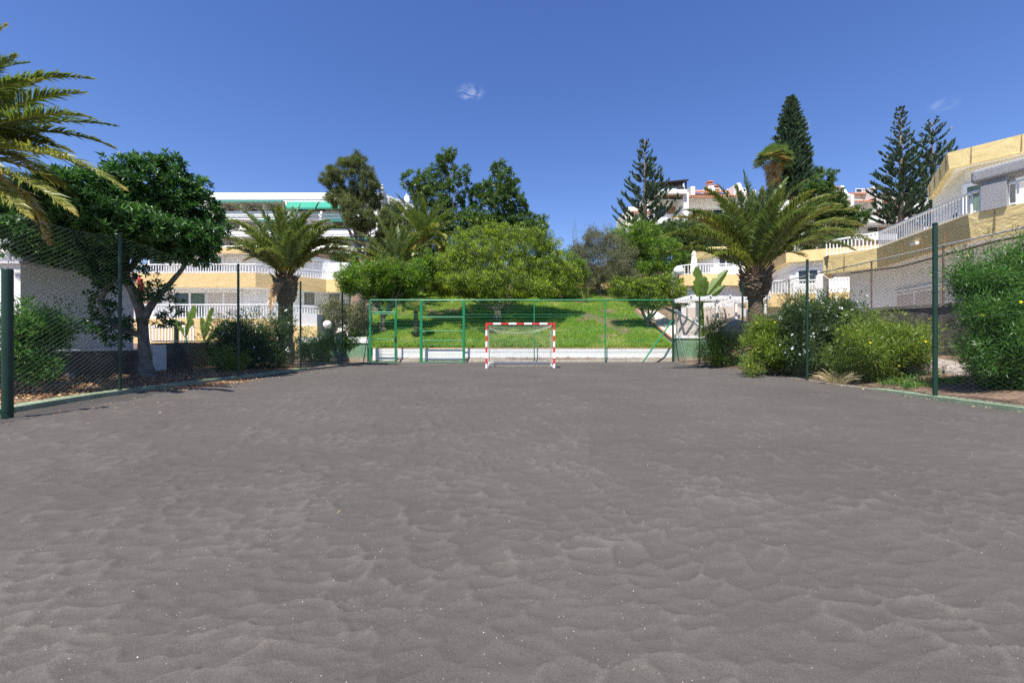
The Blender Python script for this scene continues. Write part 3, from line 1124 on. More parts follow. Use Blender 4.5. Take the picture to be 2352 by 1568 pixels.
wx0, wx1 = gx0 + .12, gx1 - .12
netsheet(b, lambda u, v: np.stack([wx0 + (wx1 - wx0) * u + .02 * np.sin(9 * v + 4 * u), GD + .2 + .78 * (1 - v) ** .6 + .10 * np.sin(3.1 * u) * v, (.02 + (zt - .42) * v) - .10 * np.sin(PI * u) * v + .02 * np.sin(11 * u) * v], -1), 34, 26)
netsheet(b, lambda u, v: np.stack([wx0 + (wx1 - wx0) * u, GD + .05 + .42 * v, zt - .08 - .22 * np.sin(PI * u) ** .7 * v - .05 * v - .1 * v * (1 - u)], -1), 34, 7, .003)
for x, s in ((wx0, 1), (wx1, -1)):
    netsheet(b, lambda u, v: np.stack([x + s * .05 * np.sin(PI * u), GD + .05 + .9 * u * (1 - .45 * v), .02 + (zt - .3) * v], -1), 9, 24)
netsheet(b, lambda u, v: np.stack([wx0 + (wx1 - wx0) * u, GD + .98 - .1 * v, .20 - .20 * v - .03 * np.sin(PI * u)], -1), 40, 4, .003)
u = np.linspace(0, 1, 24)
for k in range(2):
    p = np.stack([wx0 + (wx1 - wx0) * u, GD + .40 + 0 * u, zt - .16 - .30 * np.sin(PI * u) ** .8 - .12 * (1 - u) + .06 * k], -1)
    b.segs(p[:-1], p[1:], .010, n=5)
b.build('net', M['net'], gl)


# ------------------------------------------------------------------ buildings
class Seg:
    """A facade segment: u along it from p0, d outwards (towards the court), z up."""

    def __init__(s, p0, p1):
        s.p0, s.p1 = np.array(p0, float), np.array(p1, float)
        s.L = float(np.hypot(*(s.p1 - s.p0)))
        s.t = (s.p1 - s.p0) / s.L
        n = np.array([s.t[1], -s.t[0]])
        s.n = n if np.dot(n, -(s.p0 + s.p1) / 2) > 0 else -n

    def pt(s, u, d, z):
        q = s.p0 + s.t * u + s.n * d
        return (q[0], q[1], z)

    def pix(s, px, py):
        dx = np.array([(px - 1176) / F, 1.0])
        k = np.dot(s.p0, s.n) / np.dot(dx, s.n)
        return float(np.dot(dx * k - s.p0, s.t)), float(CAMZ + (784 - py) / F * k)

    def box(s, b, u0, u1, z0, z1, d0, d1, **k):
        q = [s.pt(u0, d0, z0), s.pt(u1, d0, z0), s.pt(u1, d1, z0), s.pt(u0, d1, z0)]
        r = [s.pt(u0, d0, z1), s.pt(u1, d0, z1), s.pt(u1, d1, z1), s.pt(u0, d1, z1)]
        b.hexa(q, r, **k)

    def rect(s, px0, py0, px1, py1):
        pm, ym = (px0 + px1) / 2, (py0 + py1) / 2
        return sorted([s.pix(px0, ym)[0], s.pix(px1, ym)[0]]) + sorted([s.pix(pm, py0)[1], s.pix(pm, py1)[1]])


def offset_line(P, d):
    """plan polyline moved outwards by d (towards the court)"""
    P = np.asarray(P, float)
    ns = [Seg(P[i], P[i + 1]).n for i in range(len(P) - 1)]
    out = []
    for i in range(len(P)):
        a = ns[max(i - 1, 0)]
        c = ns[min(i, len(ns) - 1)]
        m = a + c
        m = m / max(np.hypot(*m), 1e-6)
        out.append(P[i] + m * d / max(np.dot(m, a), .35))
    return np.array(out)


def band(b, P, z0, z1, th, slope=0.0, **k):
    """A solid wall strip along a plan polyline, thickness th behind the line; slope pulls its foot inwards."""
    P = np.asarray(P, float)
    I = offset_line(P, -th)
    Bm = offset_line(P, -slope) if slope else P
    n = len(P)
    v = []
    for i in range(n):
        v += [(*Bm[i], z0), (*P[i], z1), (*I[i], z1), (*I[i], z0)]
    fs = []
    for i in range(n - 1):
        for q in range(4):
            fs.append((i * 4 + q, i * 4 + (q + 1) % 4, i * 4 + 4 + (q + 1) % 4, i * 4 + 4 + q))
    fs += [(0, 1, 2, 3), (4 * n - 1, 4 * n - 2, 4 * n - 3, 4 * n - 4)]
    b.add(v, fs, **k)


def railing(root, name, P, z0, h, sp=.13, m='whitepaint', bw=.022):
    P = np.asarray(P, float)
    b = MB()
    for i in range(len(P) - 1):
        s = Seg(P[i], P[i + 1])
        s.box(b, 0, s.L, z0 + h - .07, z0 + h, -.05, .05)
        s.box(b, 0.03, s.L - .03, z0 + .06, z0 + .10, -.022, .022)
        k = max(1, int(s.L / sp))
        for j in range(k + 1):
            u = s.L * j / k
            s.box(b, u - bw, u + bw, z0 + .003, z0 + h - .072, -.016, .016)
    return b.build(name, M[m], root)


def window(root, s, r, cols=2, inside='curtain', fw=.07, sill=True, glass_split=None):
    """white frame, dark panes and a curtain behind, standing proud of the wall"""
    u0, u1, z0, z1 = r
    b = MB()
    s.box(b, u0 - fw, u1 + fw, z1, z1 + fw, .0, .07)
    s.box(b, u0 - fw, u1 + fw, z0 - fw, z0, .0, .10 if sill else .07)
    s.box(b, u0 - fw, u0, z0, z1, .0, .07)
    s.box(b, u1, u1 + fw, z0, z1, .0, .07)
    for i in range(1, cols):
        u = u0 + (u1 - u0) * i / cols
        s.box(b, u - fw * .45, u + fw * .45, z0, z1, .005, .06)
    f = b.build('window', M['whitepaint'], root)
    for i in range(cols):
        a = u0 + (u1 - u0) * i / cols + (fw * .45 if i else 0)
        c = u0 + (u1 - u0) * (i + 1) / cols - (fw * .45 if i < cols - 1 else 0)
        mm = inside if isinstance(inside, str) else inside[i % len(inside)]
        g = MB()
        s.box(g, a, c, z0, z1, .008, .025)
        g.build('pane', M['glass' if mm == 'glass' else mm], f)
    return f


def awning(root, s, u0, u1, z, drop, out, m='greenawn', name='awning'):
    b = MB()
    k = 12
    q = [s.pt(u0, .02, z), s.pt(u1, .02, z), s.pt(u1, out, z - drop), s.pt(u0, out, z - drop)]
    r = [(x, y, zz + .03) for x, y, zz in q]
    b.hexa(q, r)
    for i in range(k):
        a, c = u0 + (u1 - u0) * i / k, u0 + (u1 - u0) * (i + .92) / k
        s.box(b, a, c, z - drop - .16, z - drop + .001, out - .02, out)
    return b.build(name, M[m], root)


# ---- near house on the right: two storeys with a zigzag balcony
H = thing('terrace_house', 'near ochre and cream two storey house with zigzag balcony beside the tall garden wall', 'house', (17, 16, 1))
BAL = [(17.4, 23.4), (15.8, 21.7), (16.8, 20.05), (15.4, 14.7), (16.55, 11.6), (18.6, 6.5)]
LOW = [(18.3, 23.6), (17.0, 21.9), (17.9, 20.2), (16.6, 14.8), (17.6, 12.0), (19.6, 7.0)]
TOPW = [(19.9, 20.6), (17.8, 17.1), (21.4, 11.9)]
ROOF = [(19.9, 20.87), (17.06, 17.06), (21.2, 11.4)]
b = MB()
band(b, TOPW, 5.48, 8.0, .3)
b.build('wall', M['cream'], H)
b = MB()
band(b, LOW, .3, 4.62, .3)
b.build('lower_wall', M['white'], H)
b = MB()
band(b, BAL, 4.62, 5.5, .28, slope=.10)
b.build('balcony_front', M['ochre'], H)
b = MB()
b.prism([tuple(p) for p in offset_line(BAL, -.29)] + [(24, 9), (24, 23)], 4.7, 5.0)
b.build('floor_slab', M['white'], H)
b = MB()
band(b, ROOF, 7.98, 8.6, .25, slope=.06)
b.build('roof_edge', M['ochre'], H)
b = MB()
b.prism([tuple(p) for p in offset_line(ROOF, -.26)] + [(28, 12), (28, 22)], 8.0, 8.3)
b.build('roof', M['cream'], H)
railing(H, 'balcony_railing', offset_line(BAL, -.12)[1:4], 5.5, .78, .15)
railing(H, 'balcony_railing', offset_line(BAL, -.12)[3:6], 5.5, .78, .21, bw=.028)
for line, z0, z1 in ((BAL, 4.66, 5.5), (ROOF, 8.0, 8.6)):
    for i in range(len(line) - 1):
        s = Seg(line[i], line[i + 1])
        for u in np.arange(.65, s.L - .2, 1.25):
            b = MB()
            s.box(b, u - .008, u + .008, z0, z1 + .004, -.02, .004)
            b.build('joint', M['wood'], H)
P4 = offset_line(BAL, -.16)
s = Seg(P4[3], P4[4])
b = MB()
u, _ = s.pix(2259, 440)
s.box(b, u + .02, u + .62, 5.503, 6.45, -.34, .22)
b.build('stone_pillar', M['roughcast'], H)
b = MB()
s.box(b, u - .22, u + 4.2, 6.452, 6.92, -.42, .30)
o = b.build('stone_beam', M['roughcast'], H)
md = o.modifiers.new('Bevel', 'BEVEL')
md.width, md.segments = .12, 4
s = Seg(TOPW[1], TOPW[2])
window(H, s, [s.pix(2222, 460)[0], s.pix(2262, 460)[0], 5.55, 7.25], 1, 'curtaingreen', .12)
window(H, s, [2.9, 5.6, 5.55, 7.2], 3, ['glass', 'curtain', 'glass'], .10)
s = Seg(TOPW[0], TOPW[1])
window(H, s, [s.L - 1.5, s.L - .5, 5.6, 6.5], 1, 'glass', .09)
s = Seg(LOW[2], LOW[3])
za = s.pix(2070, 712)[1]
zb_ = s.pix(2070, 658)[1]
r = s.rect(1950, 672, 1985, 712)
window(H, s, [r[0], r[1], 1.9, 3.3], 1, 'curtaingreen', .10)
r = s.rect(2003, 665, 2040, 712)
window(H, s, [r[0], r[1], 1.9, 3.32], 1, 'curtaingreen', .10)
r = s.rect(2047, 655, 2170, 712)
window(H, s, [r[0], r[1], 1.9, 3.35], 2, 'blind', .08)
b = MB()
r = s.rect(1935, 655, 2175, 665)
s.box(b, r[0], r[1], 3.47, 3.56, .0, .12)
b.build('window_lintel', M['whitepaint'], H)
b = MB()
s = Seg(BAL[0], BAL[1])
s.box(b, .0, s.L - .35, 2.0, 4.6, -.6, -.30)
b.build('end_wall', M['white'], H)
s = Seg(BAL[2], BAL[3])
b = MB()
uu, zz_ = s.pix(2098, 545)
s.box(b, uu, uu + .35, 5.05, 5.17, .0, .12)
b.build('wall_lamp', M['globe'], H)

b = MB()
b.prism([(14.262, 6.0), (14.262, 24.0), (18.5, 24.0), (17.4, 20.2), (16.4, 14.8), (19.4, 7.0), (19.4, 6.0)], 1.2, 1.72)
b.build('bounce_terrace', M['pinkwall'], H)  # unseen pale slab, added to bounce sunlight onto the lower wall and balcony underside

# ---- second house on the right, behind the palm
H = thing('terrace_house', 'cream house with ochre roof edge directly right of the tall palm trunk', 'house', (19, 29, 2.5))
RF = [(18.7, 32.5), (17.6, 28.0), (22.0, 25.8)]
WL = [(19.1, 32.2), (18.05, 28.3), (22.3, 26.2)]
b = MB()
band(b, WL, 1.0, 6.3, .3)
b.build('wall', M['white'], H)
b = MB()
band(b, RF, 6.30, 6.99, .3, slope=.05)
b.build('roof_edge', M['orange'], H)
b = MB()
b.prism([tuple(p) for p in offset_line(RF, -.31)] + [(26, 28), (26, 34)], 6.32, 6.75)
b.build('roof', M['cream'], H)
s = Seg(WL[1], WL[2])
window(H, s, s.rect(1834, 621, 1877, 651), 2, 'glass', .16)
b = MB()
BL = [(15.3, 28.5), (15.9, 26.9), (18.6, 26.4), (21.8, 24.9)]
band(b, BL, 3.35, 4.15, .28)
b.build('balcony_front', M['orange'], H)
b = MB()
b.prism([tuple(p) for p in offset_line(BL, -.29)] + [(24, 27), (22, 31), (16, 31)], 3.6, 3.9)
b.build('floor_slab', M['cream'], H)
b = MB()
LB = [(15.6, 29.0), (16.3, 27.5), (18.8, 27.0), (22, 25.6)]
band(b, LB, .8, 3.36, .25)
b.build('lower_wall', M['cream'], H)
railing(H, 'balcony_railing', offset_line(BL, -.10), 4.15, .85, .16)
s = Seg(WL[1], WL[2])
r = s.rect(1834, 655, 1877, 666)
b = MB()
for k in range(8):
    u = r[0] + (r[1] - r[0]) * k / 7
    s.box(b, u - .025, u + .025, r[2], r[3], .16, .19)
s.box(b, r[0] - .05, r[1] + .05, r[3] + .002, r[3] + .07, .14, .21)
b.build('window_guard', M['whitepaint'], H)

# ---- third house on the right, higher up
H = thing('terrace_house', 'white house with curved orange balcony higher up the slope left of the palm', 'house', (17, 36, 5))
RF = [(15.9, 38.6), (16.34, 36.0), (21.5, 35.0)]
WL = [(16.35, 38.4), (16.8, 36.3), (21.6, 35.4)]
b = MB()
band(b, WL, 3.5, 8.4, .3)
b.build('wall', M['white'], H)
b = MB()
band(b, RF, 8.35, 9.02, .3)
b.build('roof_edge', M['ochre'], H)
b = MB()
b.prism([tuple(p) for p in offset_line(RF, -.31)] + [(24, 37), (24, 41)], 8.4, 8.8)
b.build('roof', M['cream'], H)
s = Seg(WL[1], WL[2])
window(H, s, s.rect(1652, 588, 1682, 612), 2, ['glass', 'curtaingreen'], .14)
BL = curved(np.array([(12.9, 33.7), (13.6, 33.0), (15.4, 32.75), (17.3, 33.1), (18.6, 33.9), (20.6, 33.9)]), .7)
b = MB()
band(b, BL, 5.45, 6.3, .28)
b.build('balcony_front', M['orange'], H)
b = MB()
b.prism([tuple(p) for p in offset_line(BL, -.29)] + [(21, 37), (13.5, 37)], 5.7, 6.1)
b.build('floor_slab', M['cream'], H)
b = MB()
band(b, offset_line(BL, -.35), 2.8, 5.46, .25)
b.build('lower_wall', M['white'], H)
railing(H, 'balcony_railing', offset_line(BL, -.10), 6.3, .80, .17)
b = MB()
s = Seg((12.7, 36.5), (12.9, 33.75))
b.hexa([s.pt(0, -.1, 5.2), s.pt(s.L, -.1, 5.2), s.pt(s.L, .1, 5.2), s.pt(0, .1, 5.2)], [s.pt(0, -.1, 6.0), s.pt(s.L, -.1, 7.05), s.pt(s.L, .1, 7.05), s.pt(0, .1, 6.0)])
b.build('end_wall', M['greywall'], H)

# ---- ramp and stair walls left of the pergola
H = thing('ramp_wall', 'pinkish sloping ramp parapet edging the lawn, with a terracotta edge', 'wall', (11, 31, 3))
a, c = W(1458, 706, 37.5), W(1549, 778, 27.2)
nx, ny = .22, .05
b = MB()
b.hexa([(a[0], a[1], a[2] - 1.6), (c[0], c[1], c[2] - 1.4), (c[0] + .3, c[1], c[2] - 1.4), (a[0] + .3, a[1], a[2] - 1.6)],
       [(a[0], a[1], a[2]), (c[0], c[1], c[2]), (c[0] + .3, c[1], c[2]), (a[0] + .3, a[1], a[2])])
c2 = W(1612, 778, 26.4)
a2 = W(1490, 700, 37.5)
b.hexa([(a[0] + .31, a[1], a[2] - 1.5), (c[0] + .31, c[1], c[2] - 1.3), (c2[0], c2[1], c2[2] - 1.2), (a2[0], a2[1], a2[2] - 1.2)],
       [(a[0] + .31, a[1], a[2] - .12), (c[0] + .31, c[1], c[2] - .12), (c2[0], c2[1], c2[2] - .1), (a2[0], a2[1], a2[2] - .1)])
b.build('wall', M['pinkwall'], H)
b = MB()
b.tube([(a[0] - .03, a[1], a[2] - .03), (c[0] - .03, c[1], c[2] - .03)], [.07, .07], n=6)
b.build('terracotta_edge', M['tile'], H)
H = thing('stair_wall', 'pinkish stair wall with a sloping pale top beside the white pergola', 'wall', (11, 27, 2))
b = MB()
p = [W(1556, 714, 27.3), W(1612, 752, 26.2)]
b.hexa([(p[0][0], p[0][1], .8), (p[1][0], p[1][1], .8), (p[1][0], p[1][1] + .3, .8), (p[0][0], p[0][1] + .3, .8)],
       [(p[0][0], p[0][1], p[0][2]), (p[1][0], p[1][1], p[1][2]), (p[1][0], p[1][1] + .3, p[1][2]), (p[0][0], p[0][1] + .3, p[0][2])])
b.build('wall', M['pinkwall'], H)
b = MB()
b.hexa([(p[0][0] - .05, p[0][1] - .06, p[0][2] + .003), (p[1][0], p[1][1] - .06, p[1][2] + .003), (p[1][0], p[1][1] + .36, p[1][2] + .003), (p[0][0] - .05, p[0][1] + .36, p[0][2] + .003)],
       [(p[0][0] - .05, p[0][1] - .06, p[0][2] + .10), (p[1][0], p[1][1] - .06, p[1][2] + .10), (p[1][0], p[1][1] + .36, p[1][2] + .10), (p[0][0] - .05, p[0][1] + .36, p[0][2] + .10)])
b.build('coping', M['white'], H)
b = MB()
q0, q1 = W(1580, 706, 28.6), W(1700, 706, 28.0)
b.hexa([(q0[0], q0[1], .8), (q1[0], q1[1], .8), (q1[0], q1[1] + .3, .8), (q0[0], q0[1] + .3, .8)],
       [(q0[0], q0[1], q0[2]), (q1[0], q1[1], q0[2]), (q1[0], q1[1] + .3, q0[2]), (q0[0], q0[1] + .3, q0[2])])
b.build('back_wall', M['pinkwall'], H)

# pergola
H = thing('pergola', 'white slatted pergola on thin posts left of the palm trunk', 'pergola', (13, 26.5, 1.5))
x0, x1 = W(1592, 690, 26.0)[0], W(1760, 690, 25.2)[0]
zp = W(1660, 690, 26)[2]
for px, D in ((1601, 27.2), (1646, 25.6), (1690, 27.2), (1758, 25.2)):
    q = W(px, 690, D)
    b = MB()
    b.box(q[0] - .07, q[0] + .07, D - .07, D + .07, .7, zp - .003)
    b.build('post', M['whitepaint'], H)
b = MB()
for k in range(7):
    y = 25.0 + .42 * k
    b.box(x0 - .9 + .05 * k, x1 + .15, y, y + .07, zp, zp + .14)
for x in np.linspace(x0 - .6, x1, 5):
    b.box(x, x + .09, 24.9, 27.9, zp + .145, zp + .22)
b.build('roof_slat', M['whitepaint'], H)

# ---- left: white store building behind the brown wall
H = thing('store_building', 'plain white flat roofed store building behind the low brown wall', 'building', (-15.5, 14.2, 0))
b = MB()
v0 = (-14.0, 12.44)
b.hexa([(-14.0, 12.4, 0), (-14.0, 16.1, 0), (-22, 16.1, 0), (-22, 12.4, 0)], [(-14.0, 12.4, 3.42), (-14.0, 16.1, 3.42), (-22, 16.1, 3.42), (-22, 12.4, 3.42)])
b.build('wall', M['white'], H)
b = MB()
b.box(-22.1, -13.93, 12.32, 16.15, 3.423, 3.50)
b.build('roof_edge', M['greywall'], H)
b = MB()
b.box(-22, -14.5, 12.9, 16.0, 3.503, 4.3)
b.build('roof_parapet', M['greywall'], H)
b = MB()
b.box(-15.3, -14.85, 12.86, 12.895, 3.62, 3.95)
b.build('vent_window', M['whitepaint'], H)
b = MB()
b.box(-13.995, -13.94, 15.1, 15.4, 2.95, 3.12)
b.build('bulkhead_lamp', M['globe'], H)
b = MB()
q = W(316, 640, 16.3)
b.tube([(-14.3, 16.25, 3.55), (-13.97, 16.25, 3.60), (-13.88, 16.25, 3.52), (-13.86, 16.25, 3.35), (-13.86, 16.25, .2)], [.075, .075, .078, .075, .075], n=12)
for z in (1.0, 2.3, 3.2):
    b.lathe((-13.86, 16.25, z), [(.092, 0), (.092, .06)], 12)
tag(b.build('standpipe', M['orangered'], smooth=False), 'faded red vertical pipe with an elbow at the corner of the white store building', 'pipe')

# ---- left yellow apartment house
H = thing('apartment_house', 'orange and white two storey apartment house with balconies behind the left palm', 'house', (-17, 29, 1))
BL = [(-24.5, 28.2), (-17.2, 28.0), (-16.5, 28.0), (-13.2, 30.9), (-12.1, 30.8)]
WL = [(-24.5, 29.5), (-17.0, 29.3), (-13.6, 32.2), (-12.0, 32.0)]
b = MB()
band(b, WL, -.2, 7.02, .3)
b.build('wall', M['white'], H)
b = MB()
band(b, BL, 4.72, 5.62, .28, slope=.05)
b.build('balcony_front', M['orange'], H)
b = MB()
b.prism([tuple(p) for p in offset_line(BL, -.29)] + [(-12, 33.5), (-24.5, 33.5)], 4.74, 5.1)
b.build('floor_slab', M['white'], H)
b = MB()
RF = [(-24.5, 28.6), (-17.1, 28.4), (-14.2, 30.6)]
band(b, RF, 7.0, 7.38, .3, slope=.05)
b.build('roof_edge', M['orange'], H)
b = MB()
b.prism([tuple(p) for p in offset_line(RF, -.31)] + [(-12.5, 35), (-24.5, 35)], 7.05, 7.3)
b.build('roof', M['white'], H)
b = MB()
LBL = [(-24.5, 27.4), (-15.2, 27.2), (-12.4, 29.6)]
band(b, LBL, 1.1, 2.65, .28, slope=.05)
b.build('lower_balcony_front', M['orange'], H)
b = MB()
b.prism([tuple(p) for p in offset_line(LBL, -.29)] + [(-12.3, 31.8), (-24.5, 31.8)], 2.2, 2.5)
b.build('lower_floor', M['white'], H)
rp = offset_line(BL, -.10)
railing(H, 'balcony_railing', rp, 5.62, .62, .17)
railing(H, 'balcony_railing', offset_line(LBL, -.10), 2.65, .92, .17)
s = Seg(WL[0], WL[1])
window(H, s, s.rect(459, 590, 510, 622), 2, ['glass', 'curtaingreen'], .14)
window(H, s, s.rect(345, 590, 380, 622), 1, 'glass', .12)
r = s.rect(402, 673, 472, 706)
window(H, s, [r[0], r[1], 2.6, r[3]], 2, ['glass', 'curtaingreen'], .14)
r = s.rect(478, 672, 551, 706)
window(H, s, [r[0], r[1], 2.6, r[3]], 2, 'blind', .14)
b = MB()
r = s.rect(396, 664, 556, 670)
s.box(b, r[0], r[1], r[2], r[3], 0, .25)
b.build('window_lintel', M['whitepaint'], H)
s = Seg(WL[1], WL[2])
window(H, s, s.rect(698, 656, 722, 700), 1, 'curtain', .10)
s = Seg(WL[2], WL[3])
window(H, s, s.rect(728, 657, 781, 705), 2, ['glass', 'curtain'], .13)
s = Seg((-14, 31.6), (-10.5, 31.5))
b = MB()
s = Seg((-24.5, 27.0), (-15.2, 27.0))
for px in np.arange(340, 462, 7.0):
    u0, _ = s.pix(px, 760)
    s.box(b, u0 - .035, u0 + .035, 1.2, 2.1, .5, .55)
u0, u1 = s.pix(336, 760)[0], s.pix(460, 760)[0]
s.box(b, u0, u1, 2.1, 2.2, .47, .58)
b.build('picket_screen', M['whitepaint'], H)
# lower white block right of the palm
H = thing('garden_shed', 'small white flat block behind the left palm trunk near the round lamp', 'building', (-13, 27, 0))
b = MB()
q0, q1 = W(690, 712, 27.2), W(728, 712, 27.2)
b.hexa([(q0[0] - 1.5, 27.2, 0), (q1[0], 27.2, 0), (q1[0], 30, 0), (q0[0] - 1.5, 30, 0)], [(q0[0] - 1.5, 27.2, q0[2]), (q1[0], 27.2, q1[2] - .25), (q1[0], 30, q1[2] - .25), (q0[0] - 1.5, 30, q0[2])])
b.build('wall', M['greywall'], H)
b = MB()
b.box(q0[0] - 1.6, q1[0] + .1, 27.0, 27.19, .6, q1[2] - 1.0)
b.build('base_band', M['orange'], H)

# ---- white terraced hotel at the upper left
H = thing('hotel_block', 'long white terraced hotel with green awnings high behind the left palm', 'building', (-24, 57, 9))
D = 56.0


def hx(px, d=D):
    return (px - 1176) / F * d


def hz(py, d=D):
    return CAMZ + (784 - py) / F * d


s = Seg((hx(430), D + 2.2), (hx(885), D + 2.2))
b = MB()
s.box(b, 0, s.L, 9.0, hz(442), -6.0, 0)
b.build('wall', M['white'], H)
levels = [(440, 463), (484, 505), (526, 544), (566, 584)]
for k, (ya, yb) in enumerate(levels):
    b = MB()
    x0 = hx(430)
    b.hexa([(x0, D - .3 * k, hz(yb)), (hx(880), D - .3 * k, hz(yb)), (hx(880), D + 2.3, hz(yb)), (x0, D + 2.3, hz(yb))],
           [(x0, D + .5 - .3 * k, hz(ya)), (hx(880), D + .5 - .3 * k, hz(ya)), (hx(880), D + 2.3, hz(ya)), (x0, D + 2.3, hz(ya))])
    b.box(x0, hx(880), D - .12 - .3 * k, D - .31 * k + .001 + .0, hz(yb) + .42, hz(yb) + .62)
    b.build('parapet' if k else 'roof_parapet', M['white'], H)
for k, (z0, z1) in enumerate(((484, 463), (526, 505), (566, 544))):
    for px in np.arange(500, 880, 52):
        b = MB()
        b.box(hx(px), hx(px) + .22, D - .1, D + 2.19, hz(z0), hz(z1) - .004)
        b.build('dividing_wall', M['cream'], H)
    for j, px in enumerate(np.arange(508, 860, 52)):
        r = [s.pix(px + 4, 480)[0], s.pix(px + 30, 480)[0], hz(z0) + .1 - .5, hz(z1) - .35]
        window(H, s, r, 2, ['glass', ['curtain', 'wood', 'glass'][(j + k) % 3]], .08)
sa = Seg((hx(430), D - .05), (hx(885), D - .05))
for a, c, dr, z in ((662, 731, 1.05, 464), (735, 803, 1.0, 464), (500, 655, .16, 464), (505, 545, .25, 506), (600, 650, .2, 506), (745, 860, .25, 506), (800, 850, .3, 546)):
    awning(H, sa, sa.pix(a, z)[0], sa.pix(c, z)[0], hz(z), dr, .9)
b = MB()
b.hexa([(hx(876), D - .2, 9), (hx(881), D - .2, 9), (hx(881), D + 5, 9), (hx(876), D + 5, 9)], [(hx(876), D - .2, hz(436)), (hx(881), D - .2, hz(436)), (hx(881), D + 5, hz(436)), (hx(876), D + 5, hz(436))])
b.lathe((hx(878.5), D - .1, hz(436)), [(.25, 0), (.25, .2), (.1, .35), (.18, .5), (0, .7)], 8)
# sloping stair gable at the right end
b.hexa([(hx(881), D + 1, 9), (hx(960), D + 1, 9), (hx(960), D + 1.4, 9), (hx(881), D + 1.4, 9)], [(hx(881), D + 1, hz(441)), (hx(960), D + 1, hz(470)), (hx(960), D + 1.4, hz(470)), (hx(881), D + 1.4, hz(441))])
b.build('gable_wall', M['greywall'], H)
b = MB()
b.box(hx(884), hx(927), D + 3, D + 6, 12, hz(444))
b.box(hx(916), hx(924), D + 2.8, D + 3.6, 15, hz(434))
b.lathe((hx(920), D + 3.2, hz(434)), [(.22, 0), (.05, .45), (0, .5)], 8)
b.lathe((hx(933), D + 1.2, hz(458)), [(.22, 0), (.22, .4), (.05, .85), (0, .9)], 8)
b.build('stair_tower', M['white'], H)

# ---- right hotel with tiled roofs
D = 70.0
H = thing('hotel_block', 'white stepped hotel with terracotta tile roofs on the hill behind the right palm', 'building', (45, 72, 17))


def hb(b, px0, px1, py0, py1, y0, y1, **k):
    b.box(hx(px0, D), hx(px1, D), D + y0, D + y1, hz(py1, D), hz(py0, D), **k)


b = MB()
hb(b, 1495, 1582, 438, 560, 3, 9)
hb(b, 1577, 1720, 430, 560, 3, 9)
hb(b, 1716, 1800, 445, 570, 3, 9)
hb(b, 1800, 2030, 432, 600, 3, 9)
hb(b, 2030, 2175, 440, 600, 3, 9)
b.build('wall', M['white'], H)
b = MB()
hb(b, 1440, 1500, 480, 560, 1, 7)
hb(b, 1455, 1500, 462, 560, 3, 8)
b.build('side_wing', M['cream'], H)


def tileroof(px0, px1, py0, py1, y0, y1, name='tile_roof'):
    """sloping tiled strip with rounded tile rows"""
    b = MB()
    x0, x1 = hx(px0, D), hx(px1, D)
    za, zc = hz(py1, D), hz(py0, D)
    b.hexa([(x0, D + y0, za - .12), (x1, D + y0, za - .12), (x1, D + y1, zc - .12), (x0, D + y1, zc - .12)],
           [(x0, D + y0, za), (x1, D + y0, za), (x1, D + y1, zc), (x0, D + y1, zc)])
    n = max(3, int((x1 - x0) / .30))
    for i in range(n + 1):
        x = x0 + (x1 - x0) * i / n
        b.tube([(x, D + y0 - .04, za + .01), (x, D + y1, zc + .01)], [.085, .085], n=6)
    return b.build(name, M['tile'], H)


for q in ((1585, 1655, 413, 431, 2.0, 5), (1657, 1713, 414, 430, 2.0, 5), (1720, 1745, 428, 441, 2.0, 5), (1914, 1957, 421, 431, 2, 5), (1963, 2020, 422, 434, 2, 5), (2030, 2075, 432, 446, 2, 5),
          (1576, 1648, 441, 450, .4, 2.2), (1648, 1710, 438, 447, .4, 2.2), (1716, 1745, 451, 460, .4, 2.2), (1525, 1570, 438, 448, .4, 2.2), (1966, 2040, 451, 460, .4, 2.2), (1940, 1962, 455, 462, .4, 2.2), (2040, 2090, 455, 464, .4, 2.2), (1455, 1500, 478, 485, .2, 1.6)):
    tileroof(*q)
for px0, px1, yt, yb in ((1572, 1583, 408, 520), (1711, 1719, 408, 520), (1649, 1655, 414, 445), (1742, 1750, 432, 500), (1957, 1964, 414, 470), (2022, 2029, 424, 480), (2078, 2084, 432, 490)):
    b = MB()
    x0, x1 = hx(px0, D), hx(px1, D)
    b.hexa([(x0, D + .2, hz(yb, D)), (x1, D + .2, hz(yb, D)), (x1, D + 6, hz(yb, D)), (x0, D + 6, hz(yb, D))],
           [(x0, D + .2, hz(yt + 32, D)), (x1, D + .2, hz(yt + 32, D)), (x1, D + 6, hz(yt - 4, D)), (x0, D + 6, hz(yt - 4, D))])
    b.hexa([(x0, D + 1.2, hz(yt + 30, D)), (x1, D + 1.2, hz(yt + 30, D)), (x1, D + 3, hz(yt + 30, D)), (x0, D + 3, hz(yt + 30, D))],
           [(x0, D + 2.4, hz(yt, D)), (x1, D + 2.4, hz(yt, D)), (x1, D + 3, hz(yt, D)), (x0, D + 3, hz(yt, D))])
    b.build('fin_wall', M['white'], H)
b = MB()
for q in ((1590, 1600, 425, 445), (1690, 1697, 422, 446), (1733, 1741, 433, 456), (2014, 2022, 424, 452)):
    b = MB()
    hb(b, q[0], q[1], q[2], q[3], .6, 2.9)
    b.build('dormer_wall', M['white'], H)

